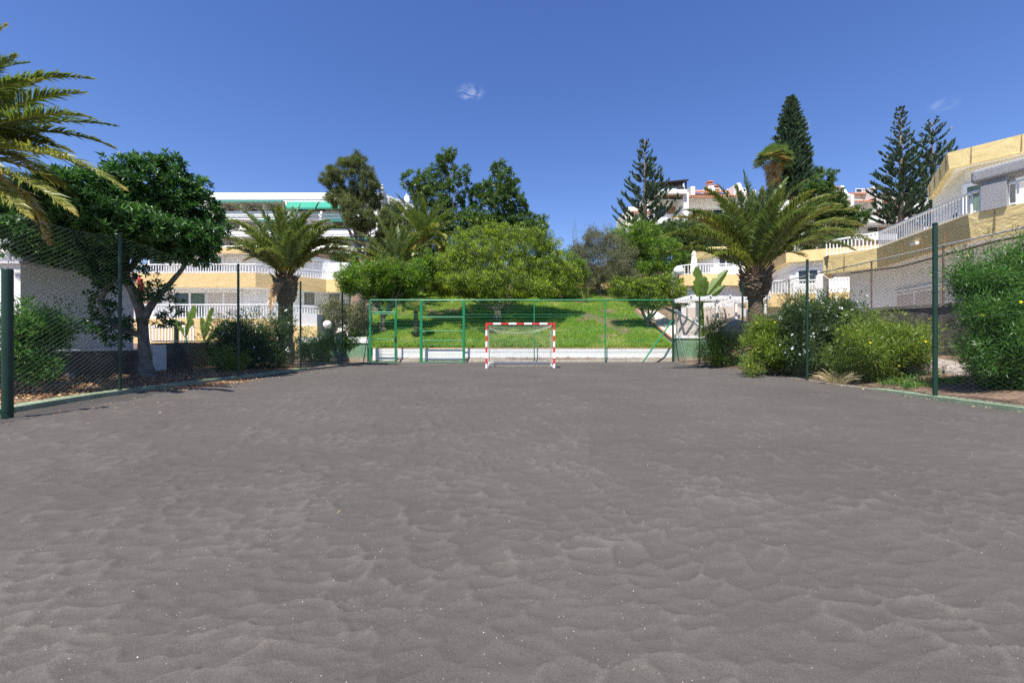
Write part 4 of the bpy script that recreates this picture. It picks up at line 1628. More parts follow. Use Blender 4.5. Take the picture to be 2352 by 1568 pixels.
for px, yt, yb in ((1655, 398, 416), (1669, 408, 420), (1947, 406, 424), (1517, 408, 420), (1956, 411, 426), (2083, 424, 436)):
    b = MB()
    hb(b, px - 5, px + 5, yt + 8, yb + 8, 3.5, 4.3)
    c = b.build('chimney', M['white'], H)
    b = MB()
    x, z = hx(px, D), hz(yt + 8, D)
    b.box(x - .45, x + .45, D + 3.4, D + 4.4, z + .002, z + .16)
    for q in (-.3, 0, .3):
        b.box(x + q - .07, x + q + .07, D + 3.5, D + 4.3, z + .162, z + .45)
    b.box(x - .5, x + .5, D + 3.35, D + 4.45, z + .452, z + .6)
    b.lathe((x, D + 3.9, z + .602), [(.4, 0), (.2, .12), (0, .15)], 8)
    b.build('chimney_cap', M['tile'], c)
sh = Seg((hx(1430, D), D + 2.99), (hx(2180, D), D + 2.99))


def hrect(px0, px1, py0, py1):
    return [sh.pix(px0, 450)[0], sh.pix(px1, 450)[0], hz(py1, D + 3), hz(py0, D + 3)]


for q in ((1617, 1653, 434, 442, 2), (1705, 1712, 434, 442, 1), (1966, 2006, 435, 442, 3), (1590, 1660, 482, 500, 3), (1510, 1552, 474, 492, 2), (1985, 2036, 480, 494, 3), (1992, 2040, 516, 532, 2), (1900, 1945, 480, 494, 2), (2060, 2110, 480, 494, 2), (1665, 1700, 482, 500, 2)):
    window(H, sh, hrect(*q[:4]), q[4], ['glass', 'wood'], .10)
for q in ((1578, 1646, 458, .5), (1650, 1708, 456, .4), (1505, 1565, 457, .9), (1975, 2040, 466, .4), (1900, 1955, 462, .5), (1985, 2045, 507, .4), (2045, 2085, 468, .4)):
    r = hrect(q[0], q[1], q[2], q[2] + 5)
    awning(H, sh, r[0], r[1], r[3], q[3], 2.4, 'cloth')
for a, c, y0, y1 in ((1455, 1560, 500, 520), (1440, 1470, 520, 540), (1575, 1715, 500, 516), (1900, 2050, 497, 512), (1960, 2060, 538, 552), (2050, 2160, 497, 512)):
    b = MB()
    hb(b, a, c, y0, y1, -.3, 2.98)
    b.build('balcony', M['white'], H)
# dark roofed rooftop pavilion
b = MB()
x0, x1 = hx(1498, D), hx(1578, D)
b.hexa([(x0, D - .5, hz(425, D)), (x1, D - .5, hz(417, D)), (x1, D + 4, hz(410, D)), (x0, D + 4, hz(418, D))],
       [(x0, D - .5, hz(423.5, D)), (x1, D - .5, hz(415.5, D)), (x1, D + 4, hz(407, D)), (x0, D + 4, hz(415, D))])
for i in range(24):
    x = x0 + (x1 - x0) * i / 23
    k = 8 * i / 23
    b.tube([(x, D - .55, hz(423.3 - k, D)), (x, D + 4, hz(414.7 - k, D))], [.10, .10], n=6)
b.build('dark_roof', M['darkwood'], H)
b = MB()
hb(b, 1500, 1576, 420, 440, 3.2, 3.6)
for px in (1502, 1538, 1565, 1574):
    hb(b, px, px + 2.5, 418, 440, -.2, .1)
hb(b, 1500, 1576, 431, 432.5, -.2, -.1)
b.build('pavilion_frame', M['darkwood'], H)
b = MB()
hb(b, 1500, 1576, 437, 446, -.4, 2.9)
b.build('pavilion_parapet', M['white'], H)


# ------------------------------------------------------------------ vegetation
def rnd_unit(n):
    return nrm(rng.normal(size=(n, 3)))


def leaf_quads(b, p, d, nv, L, Wd, tint, droop=.12):
    """One folded leaf blade per row: base, two sides, tip."""
    d = nrm(d)
    s = nrm(np.cross(d, nv))
    n2 = np.cross(s, d)
    L = np.broadcast_to(L, (len(p),))[:, None]
    Wd = np.broadcast_to(Wd, (len(p),))[:, None]
    m = p + d * L * .48
    tip = p + d * L - n2 * L * droop
    v = np.stack([p, m + s * Wd * .5 + n2 * Wd * .12, tip, m - s * Wd * .5 + n2 * Wd * .12], 1)
    b.add(v.reshape(-1, 3), np.arange(4 * len(p)).reshape(-1, 4), tint=tint)


def blob_points(blobs, n, shell=.16, inner=.25, up_bias=.0):
    """Random points in the outer shell (and some inside) of a union of ellipsoids; returns points and outward normals."""
    C = np.array([q[:3] for q in blobs], float)
    R = np.array([q[3:6] for q in blobs], float)
    area = (R[:, 0] * R[:, 1] + R[:, 0] * R[:, 2] + R[:, 1] * R[:, 2])
    P, U = [], []
    got = 0
    while got < n:
        k = n * 2
        i = rng.choice(len(C), k, p=area / area.sum())
        u = rnd_unit(k)
        r = 1 - np.abs(rng.normal(0, shell, k))
        inn = rng.random(k) < inner
        r = np.where(inn, .35 + .5 * rng.random(k), r)
        p = C[i] + u * R[i] * r[:, None]
        ok = np.ones(k, bool)
        for j in range(len(C)):
            q = np.linalg.norm((p - C[j]) / R[j], axis=1)
            ok &= (q > .72) | (i == j) | inn
        if up_bias:
            ok &= rng.random(k) < (1 - up_bias * (u[:, 2] < -.2))
        P.append(p[ok])
        U.append(nrm(u / R[i])[ok])
        got += ok.sum()
    return np.concatenate(P)[:n], np.concatenate(U)[:n]


def lumpy(blobs, k=14, f=.30, seed=1):
    """breaks every crown lobe up into smaller billows so that the outline is uneven"""
    g = np.random.default_rng(seed)
    out = []
    for q in blobs:
        c, r = np.array(q[:3]), np.array(q[3:6])
        out.append((*c, *(r * .80)))
        u = nrm(g.normal(size=(k, 3)))
        for w in u:
            s = f * (.6 + .7 * g.random())
            out.append((*(c + w * r * (1.02 - s * .8)), *(r * s * (.8 + .4 * g.random(3)))))
    return out


def crown(b, blobs, clumps, leaves, cr, L, Wd, up=.5, shell=.14, inner=.25, flat=.8, t0=.0, t1=.8, tip=0.0, spread=.7, up_bias=.3, shoot=.14, sl=.35):
    """Leaf clumps through the shell of the crown; `tip` = share of clumps carrying bright young leaves."""
    P, U = blob_points(lumpy(blobs), clumps, shell, inner, up_bias)
    sh = (rng.random(clumps) < shoot) & (U[:, 2] > -.3)
    P = P + sh[:, None] * nrm(U * .7 + np.array([0, 0, .7]) + rng.normal(0, .3, U.shape)) * (cr * (.4 + 2.2 * rng.random(clumps)) * sl / .35)[:, None]
    ct = rng.random(clumps)
    young = rng.random(clumps) < tip
    i = np.repeat(np.arange(clumps), leaves)
    off = rnd_unit(len(i)) * (rng.random(len(i)) ** .5)[:, None] * cr * np.array([1, 1, flat])
    p = P[i] + off
    d = nrm(off) * spread + U[i] * .5 + np.array([0, 0, up]) + rng.normal(0, .35, (len(i), 3))
    nv = U[i] * .6 + np.array([0, 0, .8]) + rng.normal(0, .45, (len(i), 3))
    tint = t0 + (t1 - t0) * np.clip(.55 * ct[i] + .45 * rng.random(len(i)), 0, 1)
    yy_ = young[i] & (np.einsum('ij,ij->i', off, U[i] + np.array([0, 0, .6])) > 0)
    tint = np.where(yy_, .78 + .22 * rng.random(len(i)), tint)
    ll = L * (.65 + .6 * rng.random(len(i)))
    leaf_quads(b, p, d, nv, ll, Wd * (.7 + .5 * rng.random(len(i))), tint)
    return P, U


def rosettes(b, P, U, n, L, Wd, axis_up=.5, t0=0, t1=.8, tilt=.95, bright_top=.0, stem=0.0):
    """Whorls of big leaves round the shoot tips."""
    k = len(P)
    ax = nrm(U + np.array([0, 0, axis_up]) + rng.normal(0, .25, (k, 3)))
    a = nrm(np.cross(ax, rnd_unit(k)))
    c = np.cross(ax, a)
    i = np.repeat(np.arange(k), n)
    j = np.tile(np.arange(n), k)
    th = j * 2.399 + rng.random(len(i)) * .5
    el = (1 - j / n) * tilt + rng.normal(0, .12, len(i))          # outer leaves open wider
    rad = a[i] * np.cos(th)[:, None] + c[i] * np.sin(th)[:, None]
    d = rad * np.sin(el + .35)[:, None] + ax[i] * np.cos(el + .35)[:, None]
    p = P[i] + ax[i] * (j / n * L * .5 - stem)[:, None]
    ct = rng.random(k)
    tint = t0 + (t1 - t0) * np.clip(.4 * ct[i] + .35 * rng.random(len(i)) + .25 * (j / n), 0, 1)
    tint = tint + bright_top * (j >= n - 3)
    leaf_quads(b, p, d, ax[i] + rng.normal(0, .2, (len(i), 3)), L * (.7 + .45 * rng.random(len(i))), Wd * (.8 + .4 * rng.random(len(i))), np.clip(tint, 0, 1), .18)


def limb(b, a, c, r0, r1, bend=.25, n=8, k=7, wob=.06):
    a, c = np.asarray(a, float), np.asarray(c, float)
    t = np.linspace(0, 1, k)
    L = np.linalg.norm(c - a)
    mid = (a + c) / 2 + np.array([0, 0, -bend * L]) * .5 + rng.normal(0, .05, 3) * L
    p = (1 - t)[:, None] ** 2 * a + 2 * (t * (1 - t))[:, None] * mid + (t ** 2)[:, None] * c
    p[1:-1] += rng.normal(0, wob, (k - 2, 3)) * r0 * 3
    b.tube(p, r0 + (r1 - r0) * t ** .8, n=n)
    return p


def tree_wood(root, base, fork_z, r0, targets, m='bark', forks=4, name='trunk', flare=1.5, lean=(0, 0)):
    """Tapered trunk splitting into limbs and twigs that reach the crown's clumps."""
    b = MB()
    base = np.asarray(base, float)
    top = base + np.array([lean[0], lean[1], fork_z])
    t = np.linspace(0, 1, 7)
    p = base + (top - base) * t[:, None]
    p[1:-1, :2] += rng.normal(0, r0 * .18, (5, 2))
    p[0][2] -= .15
    b.tube(p, r0 * (1 - .3 * t) * (1 + (flare - 1) * np.exp(-t * 9)), n=10)
    T = np.asarray(targets, float)
    c = top + (T - top)
    idx = np.argsort(np.arctan2(T[:, 1] - top[1], T[:, 0] - top[0]))
    for g in np.array_split(idx, forks):
        if len(g) == 0:
            continue
        m_ = T[g].mean(0)
        q = top + (m_ - top) * .55
        pp = limb(b, top - np.array([0, 0, r0 * .4]), q, r0 * .62, r0 * .34, .25, 8)
        for j in g:
            s0 = pp[rng.integers(3, len(pp))]
            limb(b, s0, T[j], r0 * .26, r0 * .05, .2, 5, 6)
    return b.build(name, M[m], root, smooth=True)


def PB(px, py, D, rx, ry, dep=1.0):
    """crown lobe from its centre and half size in the photograph"""
    c = W(px, py, D)
    return (c[0], c[1], c[2], rx * D / F, rx * D / F * dep, ry * D / F)


def blobs_at(D, L, dep=1.0, jit=.0):
    return [PB(q[0], q[1], D + (q[4] if len(q) > 4 else rng.normal(0, jit)), q[2], q[3], dep) for q in L]


# ---- big dark leaved ficus on the left
FD = 13.6
base = np.array([W(337, 0, FD)[0], FD, .05])
t = thing('ficus_tree', 'broad dark glossy ficus tree with pale forking trunk behind the left chain link fence', 'tree', base)
fb = blobs_at(FD, [(345, 430, 110, 78, 0), (215, 465, 140, 75, -.6), (70, 500, 115, 70, .3), (430, 495, 82, 78, .4), (265, 525, 160, 60, -1.2), (120, 545, 120, 55, -.6), (425, 555, 85, 48, -.3), (15, 560, 85, 45, .2),
                   (330, 550, 120, 45, .9), (230, 605, 45, 35, -.8), (120, 480, 90, 60, 1.2), (380, 520, 90, 60, 1.5)], .85)
b = MB()
P, U = blob_points(lumpy(fb, 8, .36), 4200, .10, .10, .25)
rosettes(b, P, U, 9, .20, .075, .45, .1, .85, bright_top=.25)
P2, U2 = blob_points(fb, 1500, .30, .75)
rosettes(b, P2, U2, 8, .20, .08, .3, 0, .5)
sm = blobs_at(FD - .2, [(232, 690, 26, 34), (225, 740, 36, 26), (262, 760, 40, 26), (372, 672, 48, 26), (388, 705, 26, 34), (385, 735, 24, 20), (250, 725, 22, 28), (305, 745, 20, 14), (260, 780, 22, 14), (245, 640, 34, 26), (315, 630, 40, 26)], .8)
P, U = blob_points(sm, 260, .25, .35)
rosettes(b, P, U, 8, .17, .06, .2, 0, .55)
b.build('crown', M['ficus'], t, smooth=False)
b = MB()


def pxtube(b, L, D, r, n=9):
    L = np.array(L, float)
    p = np.array([W(x, y, D + d) for x, y, d in L])
    b.tube(curve3(p), np.interp(np.linspace(0, 1, (len(p) - 1) * 5 + 1), np.linspace(0, 1, len(r)), r), n=n)


def curve3(P, m=5):
    Q = np.vstack([2 * P[0] - P[1], P, 2 * P[-1] - P[-2]])
    out = []
    for i in range(1, len(Q) - 2):
        for tt in np.arange(m) / m:
            a, p, q, c = Q[i - 1], Q[i], Q[i + 1], Q[i + 2]
            out.append(.5 * (2 * p + (-a + q) * tt + (2 * a - 5 * p + 4 * q - c) * tt ** 2 + (-a + 3 * p - 3 * q + c) * tt ** 3))
    out.append(P[-1])
    return np.array(out)


pxtube(b, [(338, 878, 0), (335, 835, 0), (330, 780, 0), (325, 725, 0), (308, 672, -.1), (290, 640, -.2), (290, 590, -.1), (300, 530, 0), (330, 460, .2)], FD, [.34, .17, .145, .14, .135, .115, .095, .07, .04])
pxtube(b, [(326, 740, 0), (345, 705, .1), (372, 672, .3), (400, 640, .5), (425, 605, .6), (440, 540, .7)], FD, [.14, .11, .085, .075, .06, .03])
pxtube(b, [(325, 770, 0), (280, 755, -.2), (245, 728, -.3), (232, 690, -.3), (248, 655, -.3), (256, 600, -.2), (240, 540, -.2), (190, 480, 0)], FD, [.10, .085, .08, .075, .072, .06, .045, .02])
pxtube(b, [(290, 630, -.2), (250, 590, -.4), (190, 560, -.5), (110, 530, -.2)], FD, [.09, .07, .05, .02])
pxtube(b, [(296, 620, -.2), (330, 580, .4), (370, 530, .9), (400, 470, 1.1)], FD, [.09, .07, .05, .02])
pxtube(b, [(325, 880, .3), (300, 876, -.1), (285, 882, -.3)], FD - .1, [.12, .09, .03])
pxtube(b, [(345, 880, .3), (352, 884, -.1), (362, 888, -.3)], FD - .1, [.12, .09, .03])
b.build('trunk', M['palebark'], t, smooth=True)


# ---- palms
def frond(lb, rb, pts, Ll, tint, n=None, wid=.046, up=(0, 0, 1), vee=.30, start=.14, r0=.030, dry_tip=.15):
    """One feather frond: a tapering midrib with two rows of narrow folded leaflets."""
    pts = np.asarray(pts, float)
    K = len(pts)
    seg = np.linalg.norm(np.diff(pts, axis=0), axis=1)
    cum = np.concatenate([[0], np.cumsum(seg)]) / seg.sum()
    tot = seg.sum()
    T = nrm(np.gradient(pts, axis=0))
    S = nrm(np.cross(T, np.array(up) + np.array([1e-3, 2e-3, 0])))
    Nn = np.cross(S, T)
    rb.tube(pts, r0 * (1 - .88 * np.linspace(0, 1, K)), n=5, tint=min(1, tint * .6 + .35))
    n = n or int(tot * 30)
    for sgn in (-1, 1):
        s = start + (1 - start) * (np.arange(n) + rng.random(n) * .8) / n
        s = np.clip(s, 0, .999)
        g = lambda A: np.stack([np.interp(s, cum, A[:, q]) for q in range(3)], -1)
        p, tt, ss, nn = g(pts), nrm(g(T)), nrm(g(S)), nrm(g(Nn))
        a = .45 + .75 * s ** 1.5
        d = nrm(tt * a[:, None] + ss * sgn * (.95 - .45 * s)[:, None] + nn * (vee + rng.normal(0, .16, n))[:, None] + rng.normal(0, .05, (n, 3)))
        prof = np.clip(np.sin(PI * np.clip((s - start) / (1 - start) * .80 + .16, 0, 1)), .12, 1) ** .8
        l = Ll * prof * (.85 + .3 * rng.random(n))
        w = wid * (.6 + .5 * prof)
        wv = nrm(np.cross(d, nn) + nn * rng.normal(0, .5, n)[:, None])
        m = p + d * (l * .5)[:, None]
        e = p + d * (l * .97)[:, None] - np.array([0, 0, 1]) * (l * (.12 + .16 * rng.random(n)))[:, None]
        v = np.stack([p - wv * (w * .35)[:, None], p + wv * (w * .35)[:, None], m + wv * (w * .5)[:, None], m - wv * (w * .5)[:, None], e], 1)
        q = np.arange(n)[:, None] * 5
        ti = np.clip(tint + .16 * (rng.random(n) - .5) + np.where(s > 1 - dry_tip, .25 * (s - 1 + dry_tip) / dry_tip, 0), 0, 1)
        lb.add(v.reshape(-1, 3), [q + np.array([[0, 1, 2, 3]]), q + np.array([[3, 2, 4]])], tint=[ti, ti])


def arch(p0, az, el, L, droop, K=14, side=0.0):
    """arching midrib: leaves at elevation el, bends down by droop over its length"""
    t = np.linspace(0, 1, K)
    e = el - droop * t ** 1.6
    a = az + side * t ** 2
    st = np.stack([np.cos(e) * np.cos(a), np.cos(e) * np.sin(a), np.sin(e)], -1) * (L / (K - 1))
    return np.asarray(p0) + np.concatenate([[np.zeros(3)], np.cumsum((st[1:] + st[:-1]) / 2, 0)])


def palm_trunk(root, base, top, r, boot_r, boot_h, seed, m='palmtrunk', stubs=330):
    g = np.random.default_rng(seed)
    b = MB()
    H = top[2] - base[2]
    k = 60
    t = np.linspace(0, 1, k)
    p = np.asarray(base) + (np.asarray(top) - base) * t[:, None]
    p[0][2] -= .2
    n = 20
    z = t * H
    rad = np.where(z > H - boot_h, r + (boot_r - r) * np.sin(np.clip((z - (H - boot_h)) / boot_h, 0, 1) * PI * .72) ** .8, r) * (1 + .22 * np.exp(-z / .35))
    ang = np.arange(n) / n * 2 * PI
    ring = []
    for i in range(k):
        rr = rad[i] * (1 + .035 * ((i % 2) * 2 - 1) * np.cos(ang * 10 + (i // 2) * 1.7) + .02 * g.normal(size=n))
        ring.append(np.stack([p[i][0] + rr * np.cos(ang), p[i][1] + rr * np.sin(ang), np.full(n, p[i][2])], -1))
    i, j = np.meshgrid(np.arange(k - 1), np.arange(n), indexing='ij')
    q = np.stack([i * n + j, i * n + (j + 1) % n, (i + 1) * n + (j + 1) % n, (i + 1) * n + j], -1).reshape(-1, 4)
    b.add(np.array(ring).reshape(-1, 3), [q, np.array([list(range((k - 1) * n, k * n))])])
    b.build('trunk', M[m], root)
    # cut leaf bases
    b = MB()
    for s in range(stubs):
        u = g.random() ** .8
        zz = base[2] + H - boot_h * (1 - u) * 1.05
        tt = (zz - base[2]) / H
        c = np.asarray(base) + (np.asarray(top) - base) * tt
        rr = np.interp(zz - base[2], z, rad) * .94
        a = g.random() * 2 * PI
        e = .5 + .55 * u + g.normal(0, .12)
        d = np.array([math.cos(a) * math.cos(e), math.sin(a) * math.cos(e), math.sin(e)])
        o = np.array([-math.sin(a), math.cos(a), 0])
        nn = np.cross(d, o)
        p0 = np.array([c[0] + rr * math.cos(a), c[1] + rr * math.sin(a), zz - .06])
        Ls = (.09 + .11 * g.random()) * (.6 + .7 * u)
        w0, w1 = .055 + .03 * g.random(), .03 + .02 * g.random()
        v = [p0 - o * w0 - nn * .03, p0 + o * w0 - nn * .03, p0 + o * w0 + nn * .02, p0 - o * w0 + nn * .02]
        p1 = p0 + d * Ls
        v += [p1 - o * w1 - nn * .02, p1 + o * w1 - nn * .02, p1 + o * w1 + nn * .015, p1 - o * w1 + nn * .015]
        b.add(v, [(0, 3, 2, 1), (4, 5, 6, 7), (0, 1, 5, 4), (1, 2, 6, 5), (2, 3, 7, 6), (3, 0, 4, 7)], tint=g.random())
    for s in range(70):
        a = s * 2.4
        e = .75 + .6 * g.random()
        d = np.array([math.cos(a) * math.cos(e), math.sin(a) * math.cos(e), math.sin(e)])
        p0 = np.asarray(top) + np.array([math.cos(a), math.sin(a), 0]) * boot_r * (.25 + .5 * g.random()) - np.array([0, 0, .18])
        Ls = boot_r * (.7 + .9 * g.random())
        b.tube([p0, p0 + d * Ls * .5, p0 + d * Ls], [.07, .045, .02], n=5, tint=.3 + .7 * g.random())
    b.build('leaf_bases', M['palmboot'], root)


def tipped(b, D, tips, Ll, seed, tint=(.15, .5), rise=.30, n_fill=14, L=4.0, wid=None):
    """fronds that reach the given points of the crown's outline, and some filling fronds towards and away from the court"""
    g = np.random.default_rng(seed)
    out = []
    p0 = W(b[0], b[1], D)
    for (tx, ty) in tips:
        dd = g.uniform(-.32, .32) * L
        p2 = W(tx, ty, D + dd)
        dx = abs(tx - b[0])
        flat = dx / max(1.0, abs(b[1] - ty) + dx)
        p1 = W(b[0] + (tx - b[0]) * (.42 if flat > .4 else .30), (b[1] + ty) / 2 - rise * dx - 12, D + dd * .4)
        q = p0 + np.array([np.sign(tx - b[0]) * .22 * flat, g.uniform(-.25, .25), g.uniform(-.05, .2) - .2 * flat])
        out.append(((bez_(q, p1, p2), Ll * g.uniform(.85, 1.1), float(np.clip(tint[0] + (tint[1] - tint[0]) * flat + g.normal(0, .09), 0, .8))), dict(r0=.03, vee=.34)))
    for i in range(n_fill):
        az = (PI / 2 if i % 2 else -PI / 2) + g.normal(0, .62)
        q = p0 + np.array([math.cos(az) * .2, math.sin(az) * .2, 0])
        out.append(((arch(q, az, g.uniform(.45, 1.3), L * g.uniform(.72, .95), g.uniform(.55, 1.0)), Ll * g.uniform(.85, 1.1), float(np.clip(g.uniform(.1, .5), 0, 1))), dict(r0=.03, vee=.34)))
    return out


def bez_(p0, p1, p2, K=16):
    t_ = np.linspace(0, 1, K)[:, None]
    return (1 - t_) ** 2 * p0 + 2 * t_ * (1 - t_) * p1 + t_ ** 2 * p2


def date_palm(label, base, top, r, boot_r, boot_h, L, nf, Ll, seed, e_lo=-.25, droop=(.7, 1.25), extra=(), n_leaf=None, wid=.048, dry=2, skew=1.0, trunk=True):
    global rng
    keep_rng = rng
    rng = np.random.default_rng(seed)
    t = thing('date_palm', label, 'palm tree', base, None)
    if trunk:
        palm_trunk(t, np.asarray(base, float), np.asarray(top, float), r, boot_r, boot_h, seed)
    lb, rb = MB(), MB()
    c = np.asarray(top, float) + np.array([0, 0, -.05])
    for i in range(nf):
        q = (i + .5) / nf
        el = 1.48 - (1.48 - e_lo) * q ** skew + rng.normal(0, .09)
        az = i * 2.39996 + rng.normal(0, .22)
        l = L * (.80 + .25 * math.sin(PI * min(1, q * 1.1 + .2))) * (.9 + .2 * rng.random())
        dr = droop[0] + (droop[1] - droop[0]) * rng.random()
        dr *= .55 + .65 * min(1, q * 1.8)
        p0 = c + np.array([math.cos(az) * boot_r * .55 * q, math.sin(az) * boot_r * .55 * q, .25 * (1 - q)])
        tint = np.clip(.08 + .42 * q + rng.normal(0, .10) + (.22 if q > .82 else 0), 0, .85)
        frond(lb, rb, arch(p0, az, el, l, dr, side=rng.normal(0, .25)), Ll, tint, n=n_leaf and int(n_leaf), wid=wid, r0=.032 * L / 4, vee=.34)
    for e in extra:
        frond(lb, rb, *e[0], **e[1])
    lb.build('crown', M['palmleaf'], t)
    rb.build('frond_midribs', M['rachis'], t, smooth=True)
    if dry:
        lb, rb = MB(), MB()
        for i in range(dry):
            az = rng.random() * 2 * PI
            p0 = c + np.array([math.cos(az) * boot_r * .6, math.sin(az) * boot_r * .6, -.1])
            frond(lb, rb, arch(p0, az, -.1 - .3 * rng.random(), L * .75, 1.5), Ll * .7, .97, n=n_leaf and int(n_leaf), wid=wid * .8, r0=.025 * L / 4)
        lb.build('dry_fronds', M['palmleaf'], t)
    rng = keep_rng
    return t


D = 18.5
q = W(1735, 636, D)
tips = [(1517, 546), (1548, 500), (1572, 482), (1590, 560), (1618, 432), (1647, 424), (1689, 428), (1707, 392), (1668, 470), (1600, 520), (1640, 500), (1730, 440), (1752, 430), (1778, 418), (1810, 408), (1852, 414), (1866, 440), (1905, 448), (1930, 470),
        (1968, 484), (1985, 520), (2006, 556), (1962, 574), (1880, 566), (1840, 500), (1800, 470), (1890, 520), (1640, 590), (1850, 590), (1700, 480)]
date_palm('tall date palm with long trunk and wide arching crown in the bed beside the houses', (W(1738, 0, D)[0], D, .1), (q[0], q[1], q[2]), .29, .55, .85, 4.85, 0, .58, 23, dry=0,
          extra=tipped((1735, 628), D, tips, .68, 3, n_fill=16, L=4.6, rise=.34))
D = 20.5
q = W(656, 645, D)
tips = [(500, 506), (523, 468), (524, 575), (545, 560), (583, 466), (600, 490), (619, 470), (636, 476), (652, 468), (673, 476), (700, 490), (721, 482), (731, 512), (760, 505), (786, 522), (806, 566), (832, 560), (858, 602), (800, 600), (560, 600), (535, 530), (770, 560), (570, 520), (690, 470), (640, 500)]
date_palm('stout date palm with shaggy dark trunk standing among oleanders left of the court', (q[0], D, .1), (q[0], q[1], q[2]), .31, .44, 1.0, 3.7, 0, .52, 8, dry=1,
          extra=tipped((656, 632), D, tips, .62, 9, n_fill=18, L=3.6, rise=.36))
D = 38.0
q = W(912, 628, D)
date_palm('short date palm with yellowing lower fronds below the casuarina tree', (q[0], D, TZ(q[0], D)), q, .40, .6, .8, 4.4, 54, .6, 14, e_lo=.1, droop=(.6, 1.1), n_leaf=70, wid=.06, dry=3)
D = 45.0
q = W(975, 560, D)
date_palm('dense dark date palm high on the slope left of the tall schefflera trees', (q[0], D, TZ(q[0], D)), q, .45, .7, 1.0, 5.1, 64, .7, 31, e_lo=-.2, droop=(.6, 1.2), n_leaf=70, wid=.07, dry=4)

# near palm at the left edge: its crown is mostly outside the photograph
D = 9.0
c0 = W(-170, 350, 9.2)
ex = []


def bez(p0, p1, p2, K=16):
    t_ = np.linspace(0, 1, K)[:, None]
    return (1 - t_) ** 2 * p0 + 2 * t_ * (1 - t_) * p1 + t_ ** 2 * p2


def nf(ctrl, tip, D0, D1, ti, Ll=.52, st=.10):
    ex.append(((None, bez(c0, W(ctrl[0], ctrl[1], (D0 + D1) / 2), W(tip[0], tip[1], D1)), Ll, ti), dict(r0=.024, start=st, wid=.030, n=150)))


for ctrl, tip, D1, ti in (((60, 205), (194, 214), 9.3, .28), ((70, 235), (213, 272), 8.9, .30), ((110, 305), (287, 436), 8.6, .47), ((70, 395), (172, 492), 8.5, .52), ((-10, 420), (66, 498), 8.5, .50),
                          ((-20, 215), (96, 184), 9.6, .42), ((-60, 170), (37, 128), 9.4, .25), ((-90, 110), (15, 58), 9.6, .45), ((10, 260), (120, 330), 9.8, .36), ((-30, 330), (60, 372), 9.9, .5), ((20, 285), (165, 350), 10.0, .4)):
    nf(ctrl, tip, 9, D1, ti)
ex2 = []
for (a, k) in ex:
    ex2.append(((a[1], a[2], a[3]), k))
palm = date_palm('near date palm reaching its long yellow green fronds in from the left edge', (c0[0], c0[1], .1), c0, .38, .55, 1.0, 3.2, 34, .42, 5, e_lo=-.3, dry=0, extra=[((e[0][0], e[0][1], e[0][2]), e[1]) for e in ex2])


# ---- washingtonia fan palm on the hill
def fan(b, p0, d, R, tint, n=26, tip_drop=.25):
    d = nrm(d)
    s = nrm(np.cross(d, np.array([0, 0, 1.0]) + 1e-3))
    up_ = np.cross(s, d)
    a = np.linspace(-1.9, 1.9, n)
    dirs = d * np.cos(a)[:, None] + s * np.sin(a)[:, None] + up_ * (.25 * np.abs(np.sin(a)))[:, None]
    dirs = nrm(dirs)
    m = p0 + dirs * R * .55
    e = p0 + dirs * (R * (.85 + .25 * rng.random(n)))[:, None] - np.array([0, 0, 1]) * R * tip_drop
    w = nrm(np.cross(dirs, up_)) * R * .055
    v = np.stack([np.broadcast_to(p0, m.shape), m + w, e, m - w], 1)
    b.add(v.reshape(-1, 3), np.arange(4 * n).reshape(-1, 4), tint=np.clip(tint + .1 * rng.normal(size=n), 0, 1))


D = 60.0
q = W(1776, 372, D)
t = thing('fan_palm', 'tall washingtonia fan palm with a skirt of dead leaves on the hill', 'palm tree', (q[0], D, TZ(q[0], D)))
b = MB()
b.tube([(q[0], D, TZ(q[0], D) - .3), (q[0] + .2, D, (TZ(q[0], D) + q[2]) / 2), q], [.4, .32, .28], n=10)
b.build('trunk', M['palmtrunk'], t, smooth=True)
b = MB()
for i in range(46):
    az = i * 2.4 + rng.normal(0, .3)
    el = 1.3 - 1.5 * (i / 46)
    dd = np.array([math.cos(az) * math.cos(el), math.sin(az) * math.cos(el), math.sin(el)])
    p0 = q + dd * (1.2 + .5 * rng.random())
    b.segs([q], [p0], .03, n=4, tint=.6)
    fan(b, p0, dd - np.array([0, 0, .05]), 1.3, .2 + .35 * (i / 46) + (.28 if i in (33, 36, 41, 44) else 0))
b.build('crown', M['fanleaf'], t)
b = MB()
for i in range(44):
    az = rng.random() * 2 * PI
    z = rng.random()
    p0 = q + np.array([math.cos(az) * (.3 + .6 * rng.random() * (1 - .5 * z)), math.sin(az) * (.3 + .6 * rng.random()), -.4 - 2.4 * z])
    fan(b, p0, np.array([math.cos(az) * .5, math.sin(az) * .3, -1]), .85, .93, 14, .1)
b.build('dead_leaf_skirt', M['fanleaf'], t)

# small fan palm on the lawn behind the mesh fence
D = 28.6
q = W(955, 712, D)
t = thing('fan_palm', 'small young fan palm on the lawn behind the narrow gate', 'palm tree', (q[0], D, TZ(q[0], D)))
b = MB()
zb_ = TZ(q[0], D)
b.tube([(q[0] + .05, D, zb_ - .1), (q[0] + .02, D, (zb_ + q[2]) / 2), q], [.20, .17, .14], n=10)
b.build('trunk', M['palmtrunk'], t, smooth=True)
b = MB()
for i in range(22):
    az = i * 2.4
    el = 1.2 - 1.4 * (i / 22)
    dd = np.array([math.cos(az) * math.cos(el), math.sin(az) * math.cos(el), math.sin(el)])
    p0 = q + dd * .42
    b.segs([q], [p0], .012, n=4, tint=.6)
    fan(b, p0, dd, .55, .5 + .2 * rng.random(), 24, .05)
b.build('crown', M['fanleaf'], t)

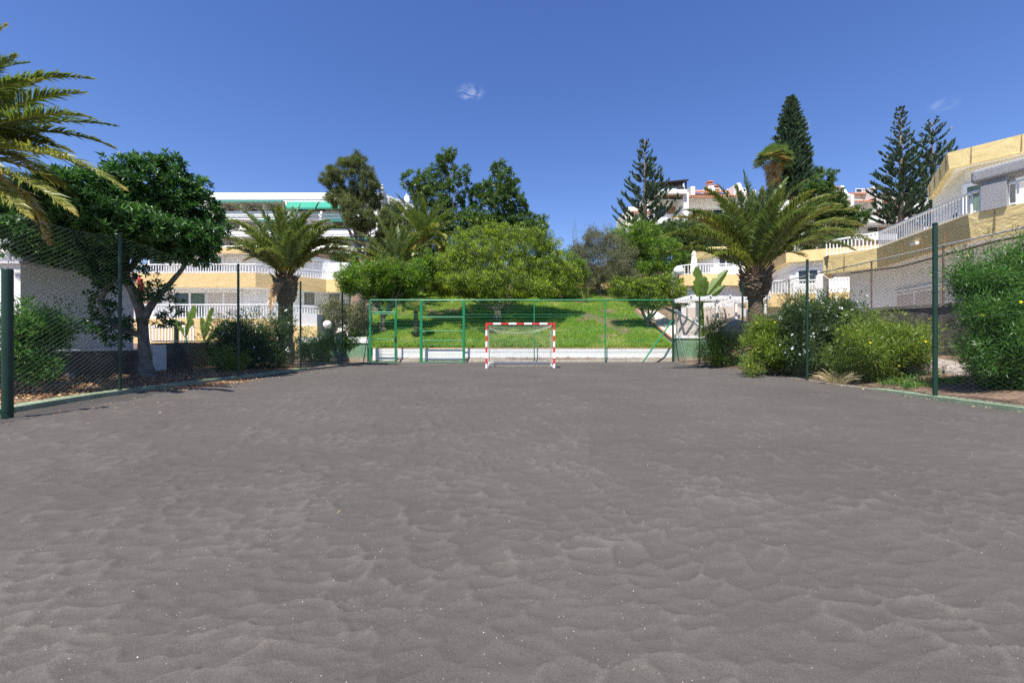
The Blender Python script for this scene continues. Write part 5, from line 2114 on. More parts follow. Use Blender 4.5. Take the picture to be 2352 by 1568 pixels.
# ---- casuarina on the left
D = 42.0
cb = blobs_at(D, [(800, 390, 32, 32), (830, 385, 28, 30), (845, 420, 26, 34), (800, 440, 36, 34), (770, 420, 24, 26), (748, 410, 16, 14), (775, 455, 26, 22), (835, 470, 30, 30), (865, 440, 12, 34), (815, 500, 30, 26), (852, 505, 26, 22), (805, 475, 26, 24), (832, 525, 22, 18), (870, 470, 14, 26), (890, 505, 20, 26), (880, 545, 16, 22), (762, 396, 14, 14), (820, 365, 16, 14)], .9, .6)
base = np.array([W(832, 0, D)[0], D, TZ(W(832, 0, D)[0], D)])
t = thing('casuarina_tree', 'tall feathery olive green casuarina tree in front of the terraced hotel', 'tree', base)
b = MB()
P, U = blob_points(lumpy([(*q[:3], q[3] * .86, q[4] * .86, q[5] * .9) for q in cb], 5, .5), 820, .14, .2, .1)
i = np.repeat(np.arange(len(P)), 80)
d = nrm(U[i] * .7 + np.array([0, 0, .15]) + rng.normal(0, .5, (len(i), 3)))
leaf_quads(b, P[i] + rng.normal(0, .10, (len(i), 3)), d, rnd_unit(len(i)), .36 * (.6 + .6 * rng.random(len(i))), .035, np.clip(.5 * rng.random(len(P))[i] + .5 * rng.random(len(i)), 0, 1), .25)
b.build('crown', M['casua'], t)
tree_wood(t, base, 4.0, .30, np.array([q[:3] for q in cb]), forks=3, flare=1.2)


# ---- leafy trees
def leafy(name, label, cat, blobs, base, fork, r0, m, clumps, leaves, cr, L, Wd, bark='bark', forks=4, lean=(0, 0), **k):
    t = thing(name, label, cat, base)
    b = MB()
    crown(b, blobs, clumps, leaves, cr, L, Wd, **k)
    b.build('crown', M[m], t)
    if fork:
        C = np.array([q[:3] for q in blobs])
        ex_ = C + rnd_unit(len(C)) * np.array([q[3:6] for q in blobs]) * .5
        tree_wood(t, base, fork, r0, np.vstack([C, ex_]), bark, forks, lean=lean)
    return t


def gbase(px, D):
    x = W(px, 0, D)[0]
    return np.array([x, D, TZ(x, D)])


# the two tall schefflera like trees in the middle
D = 49.0
sb = blobs_at(D, [(950, 415, 26, 22), (985, 420, 28, 26), (1012, 405, 22, 36), (1028, 372, 20, 26), (1060, 395, 22, 14), (1000, 455, 36, 34), (1040, 470, 34, 36), (965, 445, 26, 20), (1035, 352, 10, 12), (1045, 430, 22, 24), (1010, 500, 40, 32), (1065, 420, 12, 10)], .9, .8)
t = thing('schefflera_tree', 'tall open umbrella leaved tree with three leafy tops left of centre', 'tree', gbase(1020, D))
b = MB()
P, U = blob_points(lumpy(sb, 7, .5), 620, .14, .15, .2)
rosettes(b, P, U, 12, .48, .14, .5, 0, .75, bright_top=.2)
b.build('crown', M['schef'], t)
tree_wood(t, gbase(1020, D), 4.5, .32, np.array([q[:3] for q in sb]), forks=4)
sb = blobs_at(D, [(1145, 385, 14, 12), (1160, 420, 24, 30), (1185, 425, 14, 10), (1135, 445, 34, 28), (1165, 465, 44, 30), (1100, 450, 26, 22), (1120, 490, 46, 30), (1180, 490, 34, 24), (1195, 470, 18, 12), (1090, 500, 30, 26), (1140, 400, 10, 22)], .9, .8)
t = thing('schefflera_tree', 'umbrella leaved tree with one slender leaning top just right of centre', 'tree', gbase(1140, D))
b = MB()
P, U = blob_points(lumpy(sb, 7, .5), 640, .14, .15, .2)
rosettes(b, P, U, 12, .48, .14, .5, 0, .62, bright_top=.15)
b.build('crown', M['schef'], t)
tree_wood(t, gbase(1140, D), 4.5, .32, np.array([q[:3] for q in sb]), forks=4)
D = 47.0
sb = blobs_at(D, [(1180, 520, 60, 26), (1235, 520, 24, 26), (1100, 530, 70, 30), (1215, 540, 40, 30), (1040, 520, 40, 26), (1250, 545, 16, 22)], .8, .8)
t = thing('schefflera_tree', 'low dark umbrella leaved tree spreading behind the big lawn tree', 'tree', gbase(1180, D))
b = MB()
P, U = blob_points(lumpy(sb, 7, .5), 640, .14, .15, .2)
rosettes(b, P, U, 12, .45, .13, .5, 0, .6, bright_top=.15)
b.build('crown', M['schef'], t)
tree_wood(t, gbase(1180, D), 1.5, .3, np.array([q[:3] for q in sb]), forks=4)

# big round tree on the lawn
D = 33.0
lb_ = blobs_at(D, [(1145, 610, 130, 78, 0), (1050, 635, 85, 50, -.3), (1250, 635, 78, 55, .2), (1100, 575, 85, 48, .5), (1205, 575, 80, 44, .3), (1150, 655, 130, 36, -1.5), (1295, 640, 36, 44, .8), (990, 640, 36, 34, .6), (1140, 545, 60, 26, .8), (1060, 660, 60, 26, -1.2), (1240, 660, 60, 26, -1.0)], .95)
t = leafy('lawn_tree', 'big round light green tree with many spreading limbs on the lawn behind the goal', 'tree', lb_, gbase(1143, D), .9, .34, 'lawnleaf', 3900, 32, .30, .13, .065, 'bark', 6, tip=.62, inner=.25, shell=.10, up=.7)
# bush tree at the left end of the lawn
D = 29.8
lb_ = blobs_at(D, [(840, 640, 60, 42), (900, 650, 60, 45), (950, 645, 34, 36), (810, 650, 34, 26), (870, 630, 46, 24), (930, 634, 40, 24), (890, 680, 50, 22), (975, 610, 24, 26)], .9, .6)
leafy('lawn_tree', 'light green bushy tree between the left palm and the big lawn tree', 'tree', lb_, gbase(880, D), 1.2, .22, 'bright', 2100, 22, .26, .13, .065, forks=4, tip=.35, inner=.25)
# small tree on the right of the lawn
D = 31.0
lb_ = blobs_at(D, [(1440, 672, 40, 24), (1490, 660, 50, 26), (1545, 672, 36, 26), (1500, 690, 60, 20), (1560, 690, 24, 18), (1425, 655, 24, 18), (1540, 645, 24, 16)], .9, .4)
leafy('lawn_tree', 'small low tree with bare crooked stems at the right end of the lawn', 'tree', lb_, gbase(1487, D), .55, .16, 'lawnleaf', 1500, 22, .20, .11, .055, forks=6, tip=.40, inner=.2)
# dry grey bush tree
D = 42.5
lb_ = blobs_at(D, [(1370, 590, 60, 50), (1335, 590, 40, 34), (1420, 600, 45, 55), (1345, 630, 40, 40), (1400, 640, 60, 40), (1380, 550, 46, 22), (1440, 640, 34, 34)], .85, .6)
t = leafy('dry_tree', 'grey brown half dry bushy tree with bare twigs against the sky', 'tree', lb_, gbase(1375, D), 1.4, .28, 'drybush', 3200, 20, .32, .13, .045, forks=5, tip=.12, inner=.4, shell=.2)
b = MB()
for k in range(46):
    p0 = W(1310 + 130 * rng.random(), 560 + 20 * rng.random(), D + rng.normal(0, .8))
    p1 = p0 + np.array([rng.normal(0, .35), rng.normal(0, .3), .8 + 2.0 * rng.random() ** 1.5])
    b.tube(curve3(np.array([p0, (p0 + p1) / 2 + rng.normal(0, .08, 3), p1]), 3), np.linspace(.025, .006, 7), n=4, tint=.3)
    for z in range(10):
        s_ = rng.random()
        leaf_quads(b, (p0 + (p1 - p0) * s_)[None] + rng.normal(0, .06, (1, 3)), rnd_unit(1), rnd_unit(1), .16, .06, np.array([.4 + .6 * rng.random()]))
b.build('twigs', M['drybush'], t)
# bushes at the top edge of the lawn
D = 40.0
lb_ = blobs_at(D, [(1290, 640, 34, 40), (1260, 665, 30, 24), (1310, 670, 26, 22), (1300, 600, 32, 30), (1325, 625, 26, 30)], .9, .4)
leafy('garden_bush', 'light green bush between the big lawn tree and the dry tree', 'bush', lb_, gbase(1290, D), .8, .12, 'bright', 700, 22, .26, .13, .065, forks=3, tip=.35)
# bright green tree
D = 47.0
lb_ = blobs_at(D, [(1440, 545, 40, 28), (1480, 530, 30, 24), (1500, 570, 50, 40), (1450, 590, 50, 45), (1540, 595, 40, 34), (1500, 620, 50, 30), (1560, 620, 24, 24), (1470, 565, 45, 40)], .85, .6)
leafy('hill_tree', 'bright fresh green tree on the slope right of the dry tree', 'tree', lb_, gbase(1490, D), 1.6, .28, 'bright', 2100, 22, .34, .17, .09, forks=4, tip=.25)
# darker trees below the hotel
D = 55.0
lb_ = blobs_at(D, [(1570, 528, 44, 26), (1620, 525, 44, 24), (1540, 540, 40, 30), (1600, 550, 60, 34), (1650, 540, 40, 44), (1585, 590, 40, 30)], .85, .8)
leafy('hill_tree', 'dark green rounded tree below the tile roofed hotel', 'tree', lb_, gbase(1600, D), 1.6, .3, 'darkleaf', 2200, 22, .42, .2, .1, forks=4, tip=.10)
D = 58.0
lb_ = blobs_at(D, [(1640, 518, 46, 16), (1690, 535, 44, 24), (1720, 552, 40, 28)], .85, .8)
leafy('hill_tree', 'mid green tree right under the hotel awnings behind the palm', 'tree', lb_, gbase(1690, D), 1.6, .3, 'bright', 1200, 22, .42, .2, .1, forks=4, tip=.12, t1=.6)
# tree right of the palm
D = 52.0
lb_ = blobs_at(D, [(1890, 420, 22, 18), (1910, 400, 10, 12), (1880, 398, 7, 10), (1885, 445, 34, 24), (1902, 472, 34, 28), (1880, 480, 50, 30), (1950, 505, 34, 24), (1910, 515, 50, 26), (1975, 500, 20, 14), (1870, 440, 30, 24)], .9, .8)
t = thing('schefflera_tree', 'dark open umbrella leaved tree behind the right half of the tall palm', 'tree', gbase(1905, D))
b = MB()
P, U = blob_points(lumpy(lb_, 7, .5), 760, .14, .15, .2)
rosettes(b, P, U, 12, .50, .15, .5, 0, .6, bright_top=.15)
b.build('crown', M['schef'], t)
tree_wood(t, gbase(1905, D), 4.0, .32, np.array([q[:3] for q in lb_]), forks=4)
D = 50.0
lb_ = blobs_at(D, [(1830, 540, 60, 30), (1740, 570, 60, 36), (1900, 560, 60, 26)], .85, .8)
leafy('hill_tree', 'dark bushy tree on the slope hidden behind the palm crown', 'tree', lb_, gbase(1800, D), 1.0, .3, 'darkleaf', 1300, 22, .40, .2, .1, forks=4, tip=.10)
# dark filler shrubs between the palms on the left
D = 47.0
lb_ = blobs_at(D, [(880, 570, 34, 24), (920, 590, 40, 26), (860, 600, 40, 24), (1010, 590, 34, 26), (940, 560, 30, 22), (800, 600, 40, 24)], .85, .6)
leafy('hill_bush', 'dark green shrubbery between the two hillside date palms', 'bush', lb_, gbase(910, D), .6, .14, 'darkleaf', 1500, 22, .36, .18, .09, forks=4, tip=.25)
D = 52.0
lb_ = blobs_at(D, [(905, 480, 24, 14), (930, 505, 30, 30), (900, 530, 30, 30)], .85, .6)
leafy('hill_bush', 'dark narrow bush between the casuarina and the hotel gable', 'bush', lb_, gbase(910, D), .8, .14, 'darkleaf', 600, 22, .36, .18, .09, forks=3, tip=.15)


# ---- norfolk pines
def norfolk(label, px, py_top, py_bot, half, D, seed, dens=1.0, up=.55, whorls=24, thick=1.0, col=False, skew=1.0):
    global rng
    keep_rng = rng
    rng = np.random.default_rng(seed)
    base = gbase(px, D)
    x = base[0]
    z1 = hz(py_top, D)
    z0 = hz(py_bot, D)
    t = thing('norfolk_pine', label, 'tree', base)
    b = MB()
    b.tube([(x, D, base[2] - .3), (x + .1, D, (z0 + z1) / 2), (x, D, z1)], [.38, .22, .02], n=8)
    R = half * D / F
    lv = MB()
    for w in range(whorls):
        s = (w + rng.random() * .5) / whorls
        z = z0 + (z1 - z0) * s
        l = R * ((1 - s) ** skew * .95 + .08)
        nb = 5 if not col else 7
        for k in range(nb):
            if rng.random() > dens:
                continue
            az = k * 2 * PI / nb + w * .5 + rng.normal(0, .12)
            ll = l * (.78 + .35 * rng.random())
            tt = np.linspace(0, 1, 8)
            rise = up * ll * (tt ** 1.8) - .10 * ll * np.sin(PI * tt)
            p = np.stack([x + np.cos(az) * ll * tt, D + np.sin(az) * ll * tt, z + rise], -1)
            b.tube(p, np.linspace(.05, .015, 8), n=4)
            n = max(9, int(ll * (13 if not col else 20)))
            q = .22 + .78 * rng.random(n) if not col else .1 + .9 * rng.random(n)
            pp = np.stack([np.interp(q, tt, p[:, c]) for c in range(3)], -1)
            tg = nrm(p[-1] - p[0] + np.array([0, 0, .3]) * ll)
            sd = nrm(np.cross(tg, [0, 0, 1.0]))
            sg = np.where(rng.random(n) < .5, -1.0, 1.0)[:, None]
            d = tg * .75 + sd * sg * (.45 + .3 * rng.random((n, 1))) + np.array([0, 0, .55 + .3 * rng.random()]) + rng.normal(0, .12, (n, 3))
            L = (.42 + .45 * rng.random(n)) * np.clip(ll / 2.2, .45, 1.1) * thick
            for _ in range(3):
                leaf_quads(lv, pp + rng.normal(0, .03, (n, 3)), d + rng.normal(0, .14, (n, 3)), rnd_unit(n), L, .15 * thick, rng.random(n), -.08)
    lv.build('crown', M['norfolk'], t)
    b.build('trunk', M['bark'], t, smooth=True)
    rng = keep_rng


norfolk('open tiered norfolk pine with bare upper stem left of the tile roofed hotel', 1480, 318, 530, 76, 60.0, 41, .86, .5, 17)
norfolk('taller regular norfolk pine behind the near house, left of its pair', 2068, 243, 515, 66, 58.0, 42, .95, .5, 24)
norfolk('shorter spreading norfolk pine behind the near house, right of its pair', 2140, 276, 520, 74, 60.0, 47, .85, .7, 18, skew=.7)
norfolk('dense dark columnar pine rising above the hotel and fan palm', 1817, 222, 450, 44, 64.0, 44, 1.0, .05, 50, 1.15, True, .55)


# ---- shrubs in the beds
def shrub(name, label, blobs, base, m, clumps, leaves, cr, L, Wd, stems=8, flower=None, fl_n=0, fl_r=.05, **k):
    t = thing(name, label, 'bush', base)
    b = MB()
    P, U = crown(b, blobs, int(clumps * .85), leaves, cr, L, Wd, **k)
    b.build('foliage', M[m], t)
    b = MB()
    base = np.asarray(base, float)
    for j in range(stems):
        q = blobs[rng.integers(len(blobs))]
        e = np.array(q[:3]) + rnd_unit(1)[0] * np.array(q[3:6]) * .6
        limb(b, base + np.array([rng.normal(0, .15), rng.normal(0, .12), -.1]), e, .032, .006, .1, 5, 7)
    b.build('stems', M['bark'], t, smooth=True)
    if flower:
        b = MB()
        top_ = np.nonzero((U[:, 2] > -.1) & (U[:, 1] < .4))[0]
        i = rng.choice(top_, fl_n, replace=fl_n > len(top_))
        for j in i:
            c = P[j] + U[j] * cr * .9
            for h in range(rng.integers(1, 4) if flower == 'flowerw' else 1):
                cc = c + rng.normal(0, fl_r * .9, 3)
                a = nrm(U[j] + np.array([0, -.3, .3]) + rng.normal(0, .3, 3))
                s1 = nrm(np.cross(a, [.1, .2, 1.0]))
                s2 = np.cross(a, s1)
                th = np.arange(5) * 2 * PI / 5 + rng.random()
                dd = s1 * np.cos(th)[:, None] + s2 * np.sin(th)[:, None] + a * .55
                leaf_quads(b, np.repeat(cc[None], 5, 0), dd, np.repeat(a[None], 5, 0), fl_r * 1.2, fl_r, rng.random(5))
        b.build('blossoms', M[flower], t)
    return t


NARROW = dict(up=.35, spread=.9, flat=.95, up_bias=0, shoot=.42, sl=.46, shell=.22)
# left bed
D = 8.6
lb_ = [PB(55, 760, 9.3, 40, 36), PB(100, 745, 9.6, 42, 26), PB(135, 768, 9.8, 26, 20), PB(30, 810, 9.0, 30, 50), PB(85, 800, 9.6, 40, 40), PB(70, 850, 9.2, 30, 36), PB(10, 740, 9.0, 30, 30)]
shrub('thevetia_bush', 'dark leafy bush behind the thick green post at the left edge', lb_, (W(60, 0, 9.3)[0], 9.3, .1), 'thevdark', 420, 22, .16, .13, .028, **NARROW)
D = 20.0
lb_ = blobs_at(D, [(590, 765, 40, 26), (630, 770, 44, 30), (665, 785, 30, 30), (600, 810, 50, 34), (650, 820, 46, 28), (570, 795, 26, 36), (690, 755, 18, 24)], .8, .3)
lb_ = [(q[0], q[1] - 1.6, *q[2:]) for q in lb_]
shrub('oleander_bush', 'dense oleander with white flowers round the foot of the stout left palm', lb_, (W(615, 0, 18.4)[0], 18.4, .1), 'olean', 1150, 24, .20, .15, .03, 10, 'flowerw', 90, .034, **NARROW)
D = 16.8
lb_ = blobs_at(D, [(515, 830, 26, 16), (540, 835, 22, 22), (505, 820, 18, 12), (530, 845, 26, 12)], .8, .2)
shrub('low_bush', 'small bright yellow green bush at the third fence post on the left', lb_, (W(522, 0, D)[0], D, .1), 'thev', 260, 22, .14, .12, .022, 6, **NARROW)
D = 22.6
lb_ = blobs_at(D, [(756, 790, 18, 12), (745, 796, 12, 10), (800, 790, 20, 16)], .8, .2)
t = shrub('young_tree', 'thin young tree with drooping leaves beside the round white lamp', lb_, (W(757, 0, D)[0], D, .05), 'thevdark', 240, 16, .18, .16, .05, 5, **NARROW)
D = 25.0
lb_ = [PB(715, 815, 24.5, 26, 26), PB(735, 800, 24.8, 22, 24), PB(700, 790, 24.2, 16, 20), PB(745, 825, 24.4, 18, 18)]
shrub('low_bush', 'dark green bush against the worn green wall by the far left posts', lb_, (W(722, 0, 24.5)[0], 24.5, .05), 'thevdark', 420, 20, .18, .14, .04, 7, **NARROW)
D = 29.0
lb_ = blobs_at(D, [(770, 710, 34, 18), (800, 725, 30, 22), (760, 735, 22, 20), (835, 715, 22, 24), (820, 745, 26, 20), (842, 755, 16, 24)], .8, .3)
shrub('garden_bush', 'loose olive green shrub between the round lamp and the narrow gate', lb_, gbase(800, D), 'drybush', 800, 18, .24, .14, .05, 10, tip=.45, up=.4)

# right bed
D = 14.6
lb_ = blobs_at(D, [(1860, 718, 50, 28), (1915, 718, 40, 24), (1830, 735, 30, 30), (1955, 735, 26, 22), (1890, 755, 70, 40), (1940, 770, 50, 50), (1860, 810, 50, 45), (1915, 830, 50, 34)], .75, .3)
shrub('oleander_bush', 'tall oleander with white flower clusters behind the third fence post on the right', lb_, (W(1890, 0, D)[0], D, .1), 'olean', 1500, 24, .17, .14, .026, 14, 'flowerw', 110, .036, **NARROW)
D = 15.4
lb_ = blobs_at(D, [(1770, 775, 45, 30), (1800, 800, 50, 40), (1745, 800, 28, 40), (1790, 835, 50, 24), (1760, 750, 24, 16), (1730, 850, 18, 14)], .8, .3)
shrub('thevetia_bush', 'yellow green thevetia bush in front of the tall palm trunk', lb_, (W(1780, 0, D)[0], D, .1), 'thev', 900, 24, .17, .13, .022, 10, 'flowery', 24, .035, **NARROW)
D = 12.6
lb_ = blobs_at(D, [(2020, 768, 52, 26), (2060, 785, 50, 34), (1990, 805, 60, 42), (2100, 790, 36, 34), (2050, 810, 60, 34), (2000, 845, 50, 30), (2075, 850, 45, 28), (1950, 850, 40, 26), (2110, 820, 26, 20)], .75, .3)
shrub('thevetia_bush', 'broad sunlit thevetia bush with yellow trumpets between the two nearest right posts', lb_, (W(2030, 0, D)[0], D, .15), 'thev', 1500, 24, .16, .13, .020, 14, 'flowery', 40, .035, **NARROW)
D = 9.6
lb_ = blobs_at(D, [(2265, 640, 62, 40), (2320, 625, 50, 44), (2240, 670, 45, 34), (2340, 680, 60, 60), (2290, 690, 50, 40), (2330, 770, 60, 60), (2300, 830, 50, 50), (2365, 850, 60, 60), (2270, 770, 34, 34), (2400, 740, 70, 90), (2260, 855, 34, 26), (2340, 590, 30, 20), (2300, 735, 60, 50), (2260, 720, 34, 34), (2250, 820, 40, 40)], .9, .25)
shrub('thevetia_bush', 'big deep green thevetia bush filling the right edge behind the fence', lb_, (W(2330, 0, D)[0], D, .2), 'thevdark', 2300, 24, .16, .13, .019, 18, 'flowery', 18, .032, **NARROW)
D = 20.5
lb_ = blobs_at(D, [(1640, 770, 28, 30), (1665, 790, 34, 34), (1625, 810, 26, 24), (1690, 810, 26, 26), (1650, 740, 14, 16), (1655, 825, 40, 14)], .8, .3)
shrub('thevetia_bush', 'loose thin thevetia bush beside the worn green wall and far right post', lb_, (W(1655, 0, D)[0], D, .1), 'thev', 560, 22, .22, .14, .024, 10, 'flowery', 12, .035, t1=.65, **NARROW)
# weeds and ground cover along the right kerb
b = MB()
n = 2000
gy = 10.5 + 12 * rng.random(n)
gx = right_x(gy) + .7 + 3.0 * rng.random(n) ** 1.5
k = fbm(gx * .9, gy * .9, 91) > .50
gx, gy = gx[k], gy[k]
n = len(gx)
p0 = np.stack([gx, gy, terrain(gx, gy) + .01], -1)
i = np.repeat(np.arange(n), 5)
d = np.stack([rng.normal(0, .7, 5 * n), rng.normal(0, .7, 5 * n), .5 + rng.random(5 * n)], -1)
leaf_quads(b, p0[i] + rng.normal(0, .03, (5 * n, 3)) * [1, 1, 0], d, rnd_unit(5 * n), .10 + .12 * rng.random(5 * n), .022, rng.random(5 * n))
o = b.build('ground_cover', M['thevdark'], kind='stuff')
o['label'] = 'low green weeds creeping between the bushes of the right hand bed'
# dry fountain grass
D = 12.3
for px, py, lab in ((1925, 852, 'dry straw coloured fountain grass clump under the white flowered oleander'), (2010, 862, 'greenish feathery grass clump below the broad thevetia bush')):
    c = W(px, py + 20, D)
    c[2] = TZ(c[0], D)
    b = MB()
    for k in range(150):
        az = rng.random() * 2 * PI
        L = .45 + .35 * rng.random()
        p = arch(c + np.array([rng.normal(0, .07), rng.normal(0, .07), 0]), az, 1.45 - .45 * rng.random(), L, .9 + .5 * rng.random(), 6)
        b.tube(p, [.004, .004, .004, .003, .012 if k % 3 == 0 else .002, .002], n=3, tint=rng.random())
    tag(b.build('fountain_grass', M['straw'] if px < 2000 else M['thev']), lab, 'grass clump')


# ---- banana plants and small accents
def banana(label, base, leaves, stem_h, r=.11):
    t = thing('banana_plant', label, 'plant', base)
    b = MB()
    base = np.asarray(base, float)
    b.tube([base - [0, 0, .1], base + [0, 0, stem_h * .6], base + [0, 0, stem_h]], [r, r * .85, r * .5], n=10, tint=.6)
    b.build('stem', M['banana'], t, smooth=True)
    for (tip, width, ctrl, ti) in leaves:
        b = MB()
        p = bez(base + np.array([0, 0, stem_h * .92]), np.asarray(ctrl), np.asarray(tip), 18)
        T = nrm(np.gradient(p, axis=0))
        S = nrm(np.cross(T, np.array([.25, 1.0, .15])))
        Nn = np.cross(S, T)
        s = np.linspace(0, 1, 18)
        w = width * np.clip(np.sin(PI * np.clip((s - .14) / .88, 0, 1)), 0, 1) ** .55 + .015
        w = w * .82 * (1 + .06 * rng.normal(size=18))
        w2 = w * np.where(rng.random(18) < .18, .55, 1)
        w = w * np.where(rng.random(18) < .18, .55, 1)
        v = np.stack([p - S * w[:, None] + Nn * w[:, None] * .5, p, p + S * w2[:, None] + Nn * w2[:, None] * .45], 1).reshape(-1, 3)
        fs = []
        for i in range(17):
            fs += [(i * 3, i * 3 + 1, i * 3 + 4, i * 3 + 3), (i * 3 + 1, i * 3 + 2, i * 3 + 5, i * 3 + 4)]
        b.add(v, fs, tint=np.clip(ti + rng.normal(0, .12, len(fs)), 0, 1))
        b.tube(p, np.linspace(.03, .006, 18), n=5, tint=.95)
        b.build('leaf', M['banana'], t)
    return t


D = 22.0
banana('banana plant with upright bright leaves above the brown wall by the bollard lamp', (W(427, 0, D)[0], D, .3), [(W(446, 700, D), .30, W(425, 745, D - .2), .6), (W(385, 742, D), .26, W(405, 735, D), .3), (W(430, 715, D), .12, W(432, 745, D), .8)], W(0, 775, D)[2] - .3)
banana('banana plant with one long leaf bowing to the right over the brown wall', (W(470, 0, D)[0], D, .3), [(W(487, 706, D), .24, W(472, 735, D), .7), (W(547, 742, D - .4), .26, W(490, 752, D - .3), .45), (W(497, 755, D - .3), .16, W(487, 775, D), .3), (W(462, 728, D), .2, W(460, 750, D), .6)], W(0, 785, D)[2] - .3, .22)
D = 26.5
banana('banana plant with broad upright leaves above the white pergola', (W(1612, 0, D)[0], D, .9), [(W(1600, 612, D), .34, W(1606, 650, D), .5), (W(1617, 634, D - .4), .36, W(1618, 650, D - .6), .3), (W(1671, 620, D), .34, W(1630, 665, D), .6), (W(1666, 655, D), .26, W(1640, 672, D), .4), (W(1592, 655, D), .22, W(1600, 668, D), .3), (W(1575, 688, D), .2, W(1590, 680, D), .2), (W(1660, 690, D), .22, W(1640, 678, D), .25)], W(0, 690, D)[2] - .9, .16)


def spiky(label, c, n, L, m, name='agave', wd=.08):
    b = MB()
    az = rng.random(n) * 2 * PI
    el = .35 + .95 * rng.random(n)
    d = np.stack([np.cos(az) * np.cos(el), np.sin(az) * np.cos(el), np.sin(el)], -1)
    leaf_quads(b, np.repeat(np.asarray(c)[None], n, 0), d, np.array([0, 0, 1.0]) + 0 * d, L * (.7 + .5 * rng.random(n)), wd, rng.random(n), .05)
    return tag(b.build(name, M[m]), label, 'plant')


spiky('spiky agave with long grey green blades at the top edge of the lawn', (W(1345, 0, 39)[0], 39, TZ(W(1345, 0, 39)[0], 39) + .05), 26, 1.6, 'fanleaf')
# orange wall piece seen between the trees at the top of the lawn
w = thing('garden_wall', 'low orange wall glimpsed between the trees at the top of the lawn', 'wall', (8, 46.5, 7))
b = MB()
b.box(W(1310, 0, 46.4)[0], W(1420, 0, 46.4)[0], 46.4, 46.7, 6.2, hz(650, 46.4))
b.build('wall', M['orange'], w)
b = MB()
b.box(W(1310, 0, 46.4)[0], W(1420, 0, 46.4)[0], 46.3, 46.395, 6.2, hz(668, 46.4))
b.build('plinth', M['white'], w)


# ------------------------------------------------------------------ lamps and furniture
def globe_lamp(label, px, py, D, r, zg):
    q = W(px, py, D)
    t = thing('globe_lamp', label, 'lamp', (q[0], D, zg))
    b = MB()
    b.tube([(q[0], D, zg - .1), (q[0], D, q[2] - r * .9)], [.035, .03], n=10)
    b.build('pole', M['black'], t, smooth=True)
    b = MB()
    b.lathe((q[0], D, q[2] - r * 1.06), [(.0, 0), (.05, .0), (.06, .05), (.05, .10)], 12)
    b.build('collar', M['black'], t)
    b = MB()
    k = 14
    b.lathe((q[0], D, q[2]), [(r * math.sin(PI * i / k), -r * math.cos(PI * i / k)) for i in range(k + 1)], 24)
    b.build('globe', M['globe'], t, smooth=True)


globe_lamp('round white globe lamp above the worn green wall left of the narrow gate', 752, 745, 27.0, .26, .1)
globe_lamp('white globe lamp on a thin pole before the curved orange balcony', 1559, 622, 31.0, .36, 2.5)
D = 22.5
q = W(405, 748, D)
t = thing('bollard_lamp', 'short dark green bollard lamp with pale domed head behind the brown wall', 'lamp', (q[0], D, .2))
b = MB()
b.tube([(q[0], D, .1), (q[0], D, q[2] - .02)], [.10, .10], n=14)
b.build('post', M['darkgreen'], t)
b = MB()
b.lathe((q[0], D, q[2] - .02), [(.12, 0), (.21, .05), (.22, .14), (.17, .27), (.06, .33), (0, .335)], 18)
b.build('lamp_head', M['globe'], t, smooth=True)


def chair(label, loc, rot, s=1.0):
    """white moulded garden chair"""
    t = thing('garden_chair', label, 'chair', loc)
    c, sn = math.cos(rot), math.sin(rot)

    def bx_(b, x0, x1, y0, y1, z0, z1, lean=0.0):
        pts = []
        for z in (z0, z1):
            ly = lean * (z - z0)
            pts.append([(loc[0] + s * (x * c - (y + ly) * sn), loc[1] + s * (x * sn + (y + ly) * c), loc[2] + s * z) for x, y in ((x0, y0), (x1, y0), (x1, y1), (x0, y1))])
        b.hexa(pts[0], pts[1])
    b = MB()
    bx_(b, -.24, .24, -.24, .24, .40, .44)
    b.build('seat', M['whitepaint'], t)
    b = MB()
    for k in range(5):
        x = -.22 + .10 * k
        bx_(b, x, x + .055, .20, .235, .445, .86, .25)
    bx_(b, -.24, .24, .30, .34, .862, .92, .25)
    b.build('backrest', M['whitepaint'], t)
    for x in (-.24, .19):
        for y in (-.24, .19):
            b = MB()
            bx_(b, x, x + .05, y, y + .05, 0, .398)
            b.build('leg', M['whitepaint'], t)
        b = MB()
        bx_(b, x, x + .05, -.24, .28, .62, .65)
        bx_(b, x, x + .05, -.24, -.19, .442, .618)
        b.build('armrest', M['whitepaint'], t)


def table(label, loc, w=.8):
    t = thing('garden_table', label, 'table', loc)
    b = MB()
    b.lathe((loc[0], loc[1], loc[2] + .70), [(w / 2, 0), (w / 2 + .01, .015), (w / 2, .035)], 24)
    b.build('table_top', M['whitepaint'], t)
    for a in range(4):
        b = MB()
        dx, dy = math.cos(a * PI / 2 + .7) * w * .36, math.sin(a * PI / 2 + .7) * w * .36
        b.tube([(loc[0] + dx, loc[1] + dy, loc[2]), (loc[0] + dx * .8, loc[1] + dy * .8, loc[2] + .698)], [.022, .022], n=6)
        b.build('leg', M['whitepaint'], t)


def place(px, D, z):
    return (W(px, 0, D)[0], D, z)


chair('white garden chair on the lower left balcony, next to the table', place(600, 29.7, 2.51), 2.4)
chair('white garden chair on the lower left balcony, nearest the palm trunk', place(618, 30.0, 2.51), .6)
table('round white garden table on the lower left balcony', place(586, 29.3, 2.51))
chair('white garden chair behind the curved balcony railing', place(1640, 34.6, 6.11), 2.6)
chair('white garden chair on the balcony beside the tall palm trunk', place(1822, 27.2, 3.91), 2.0)

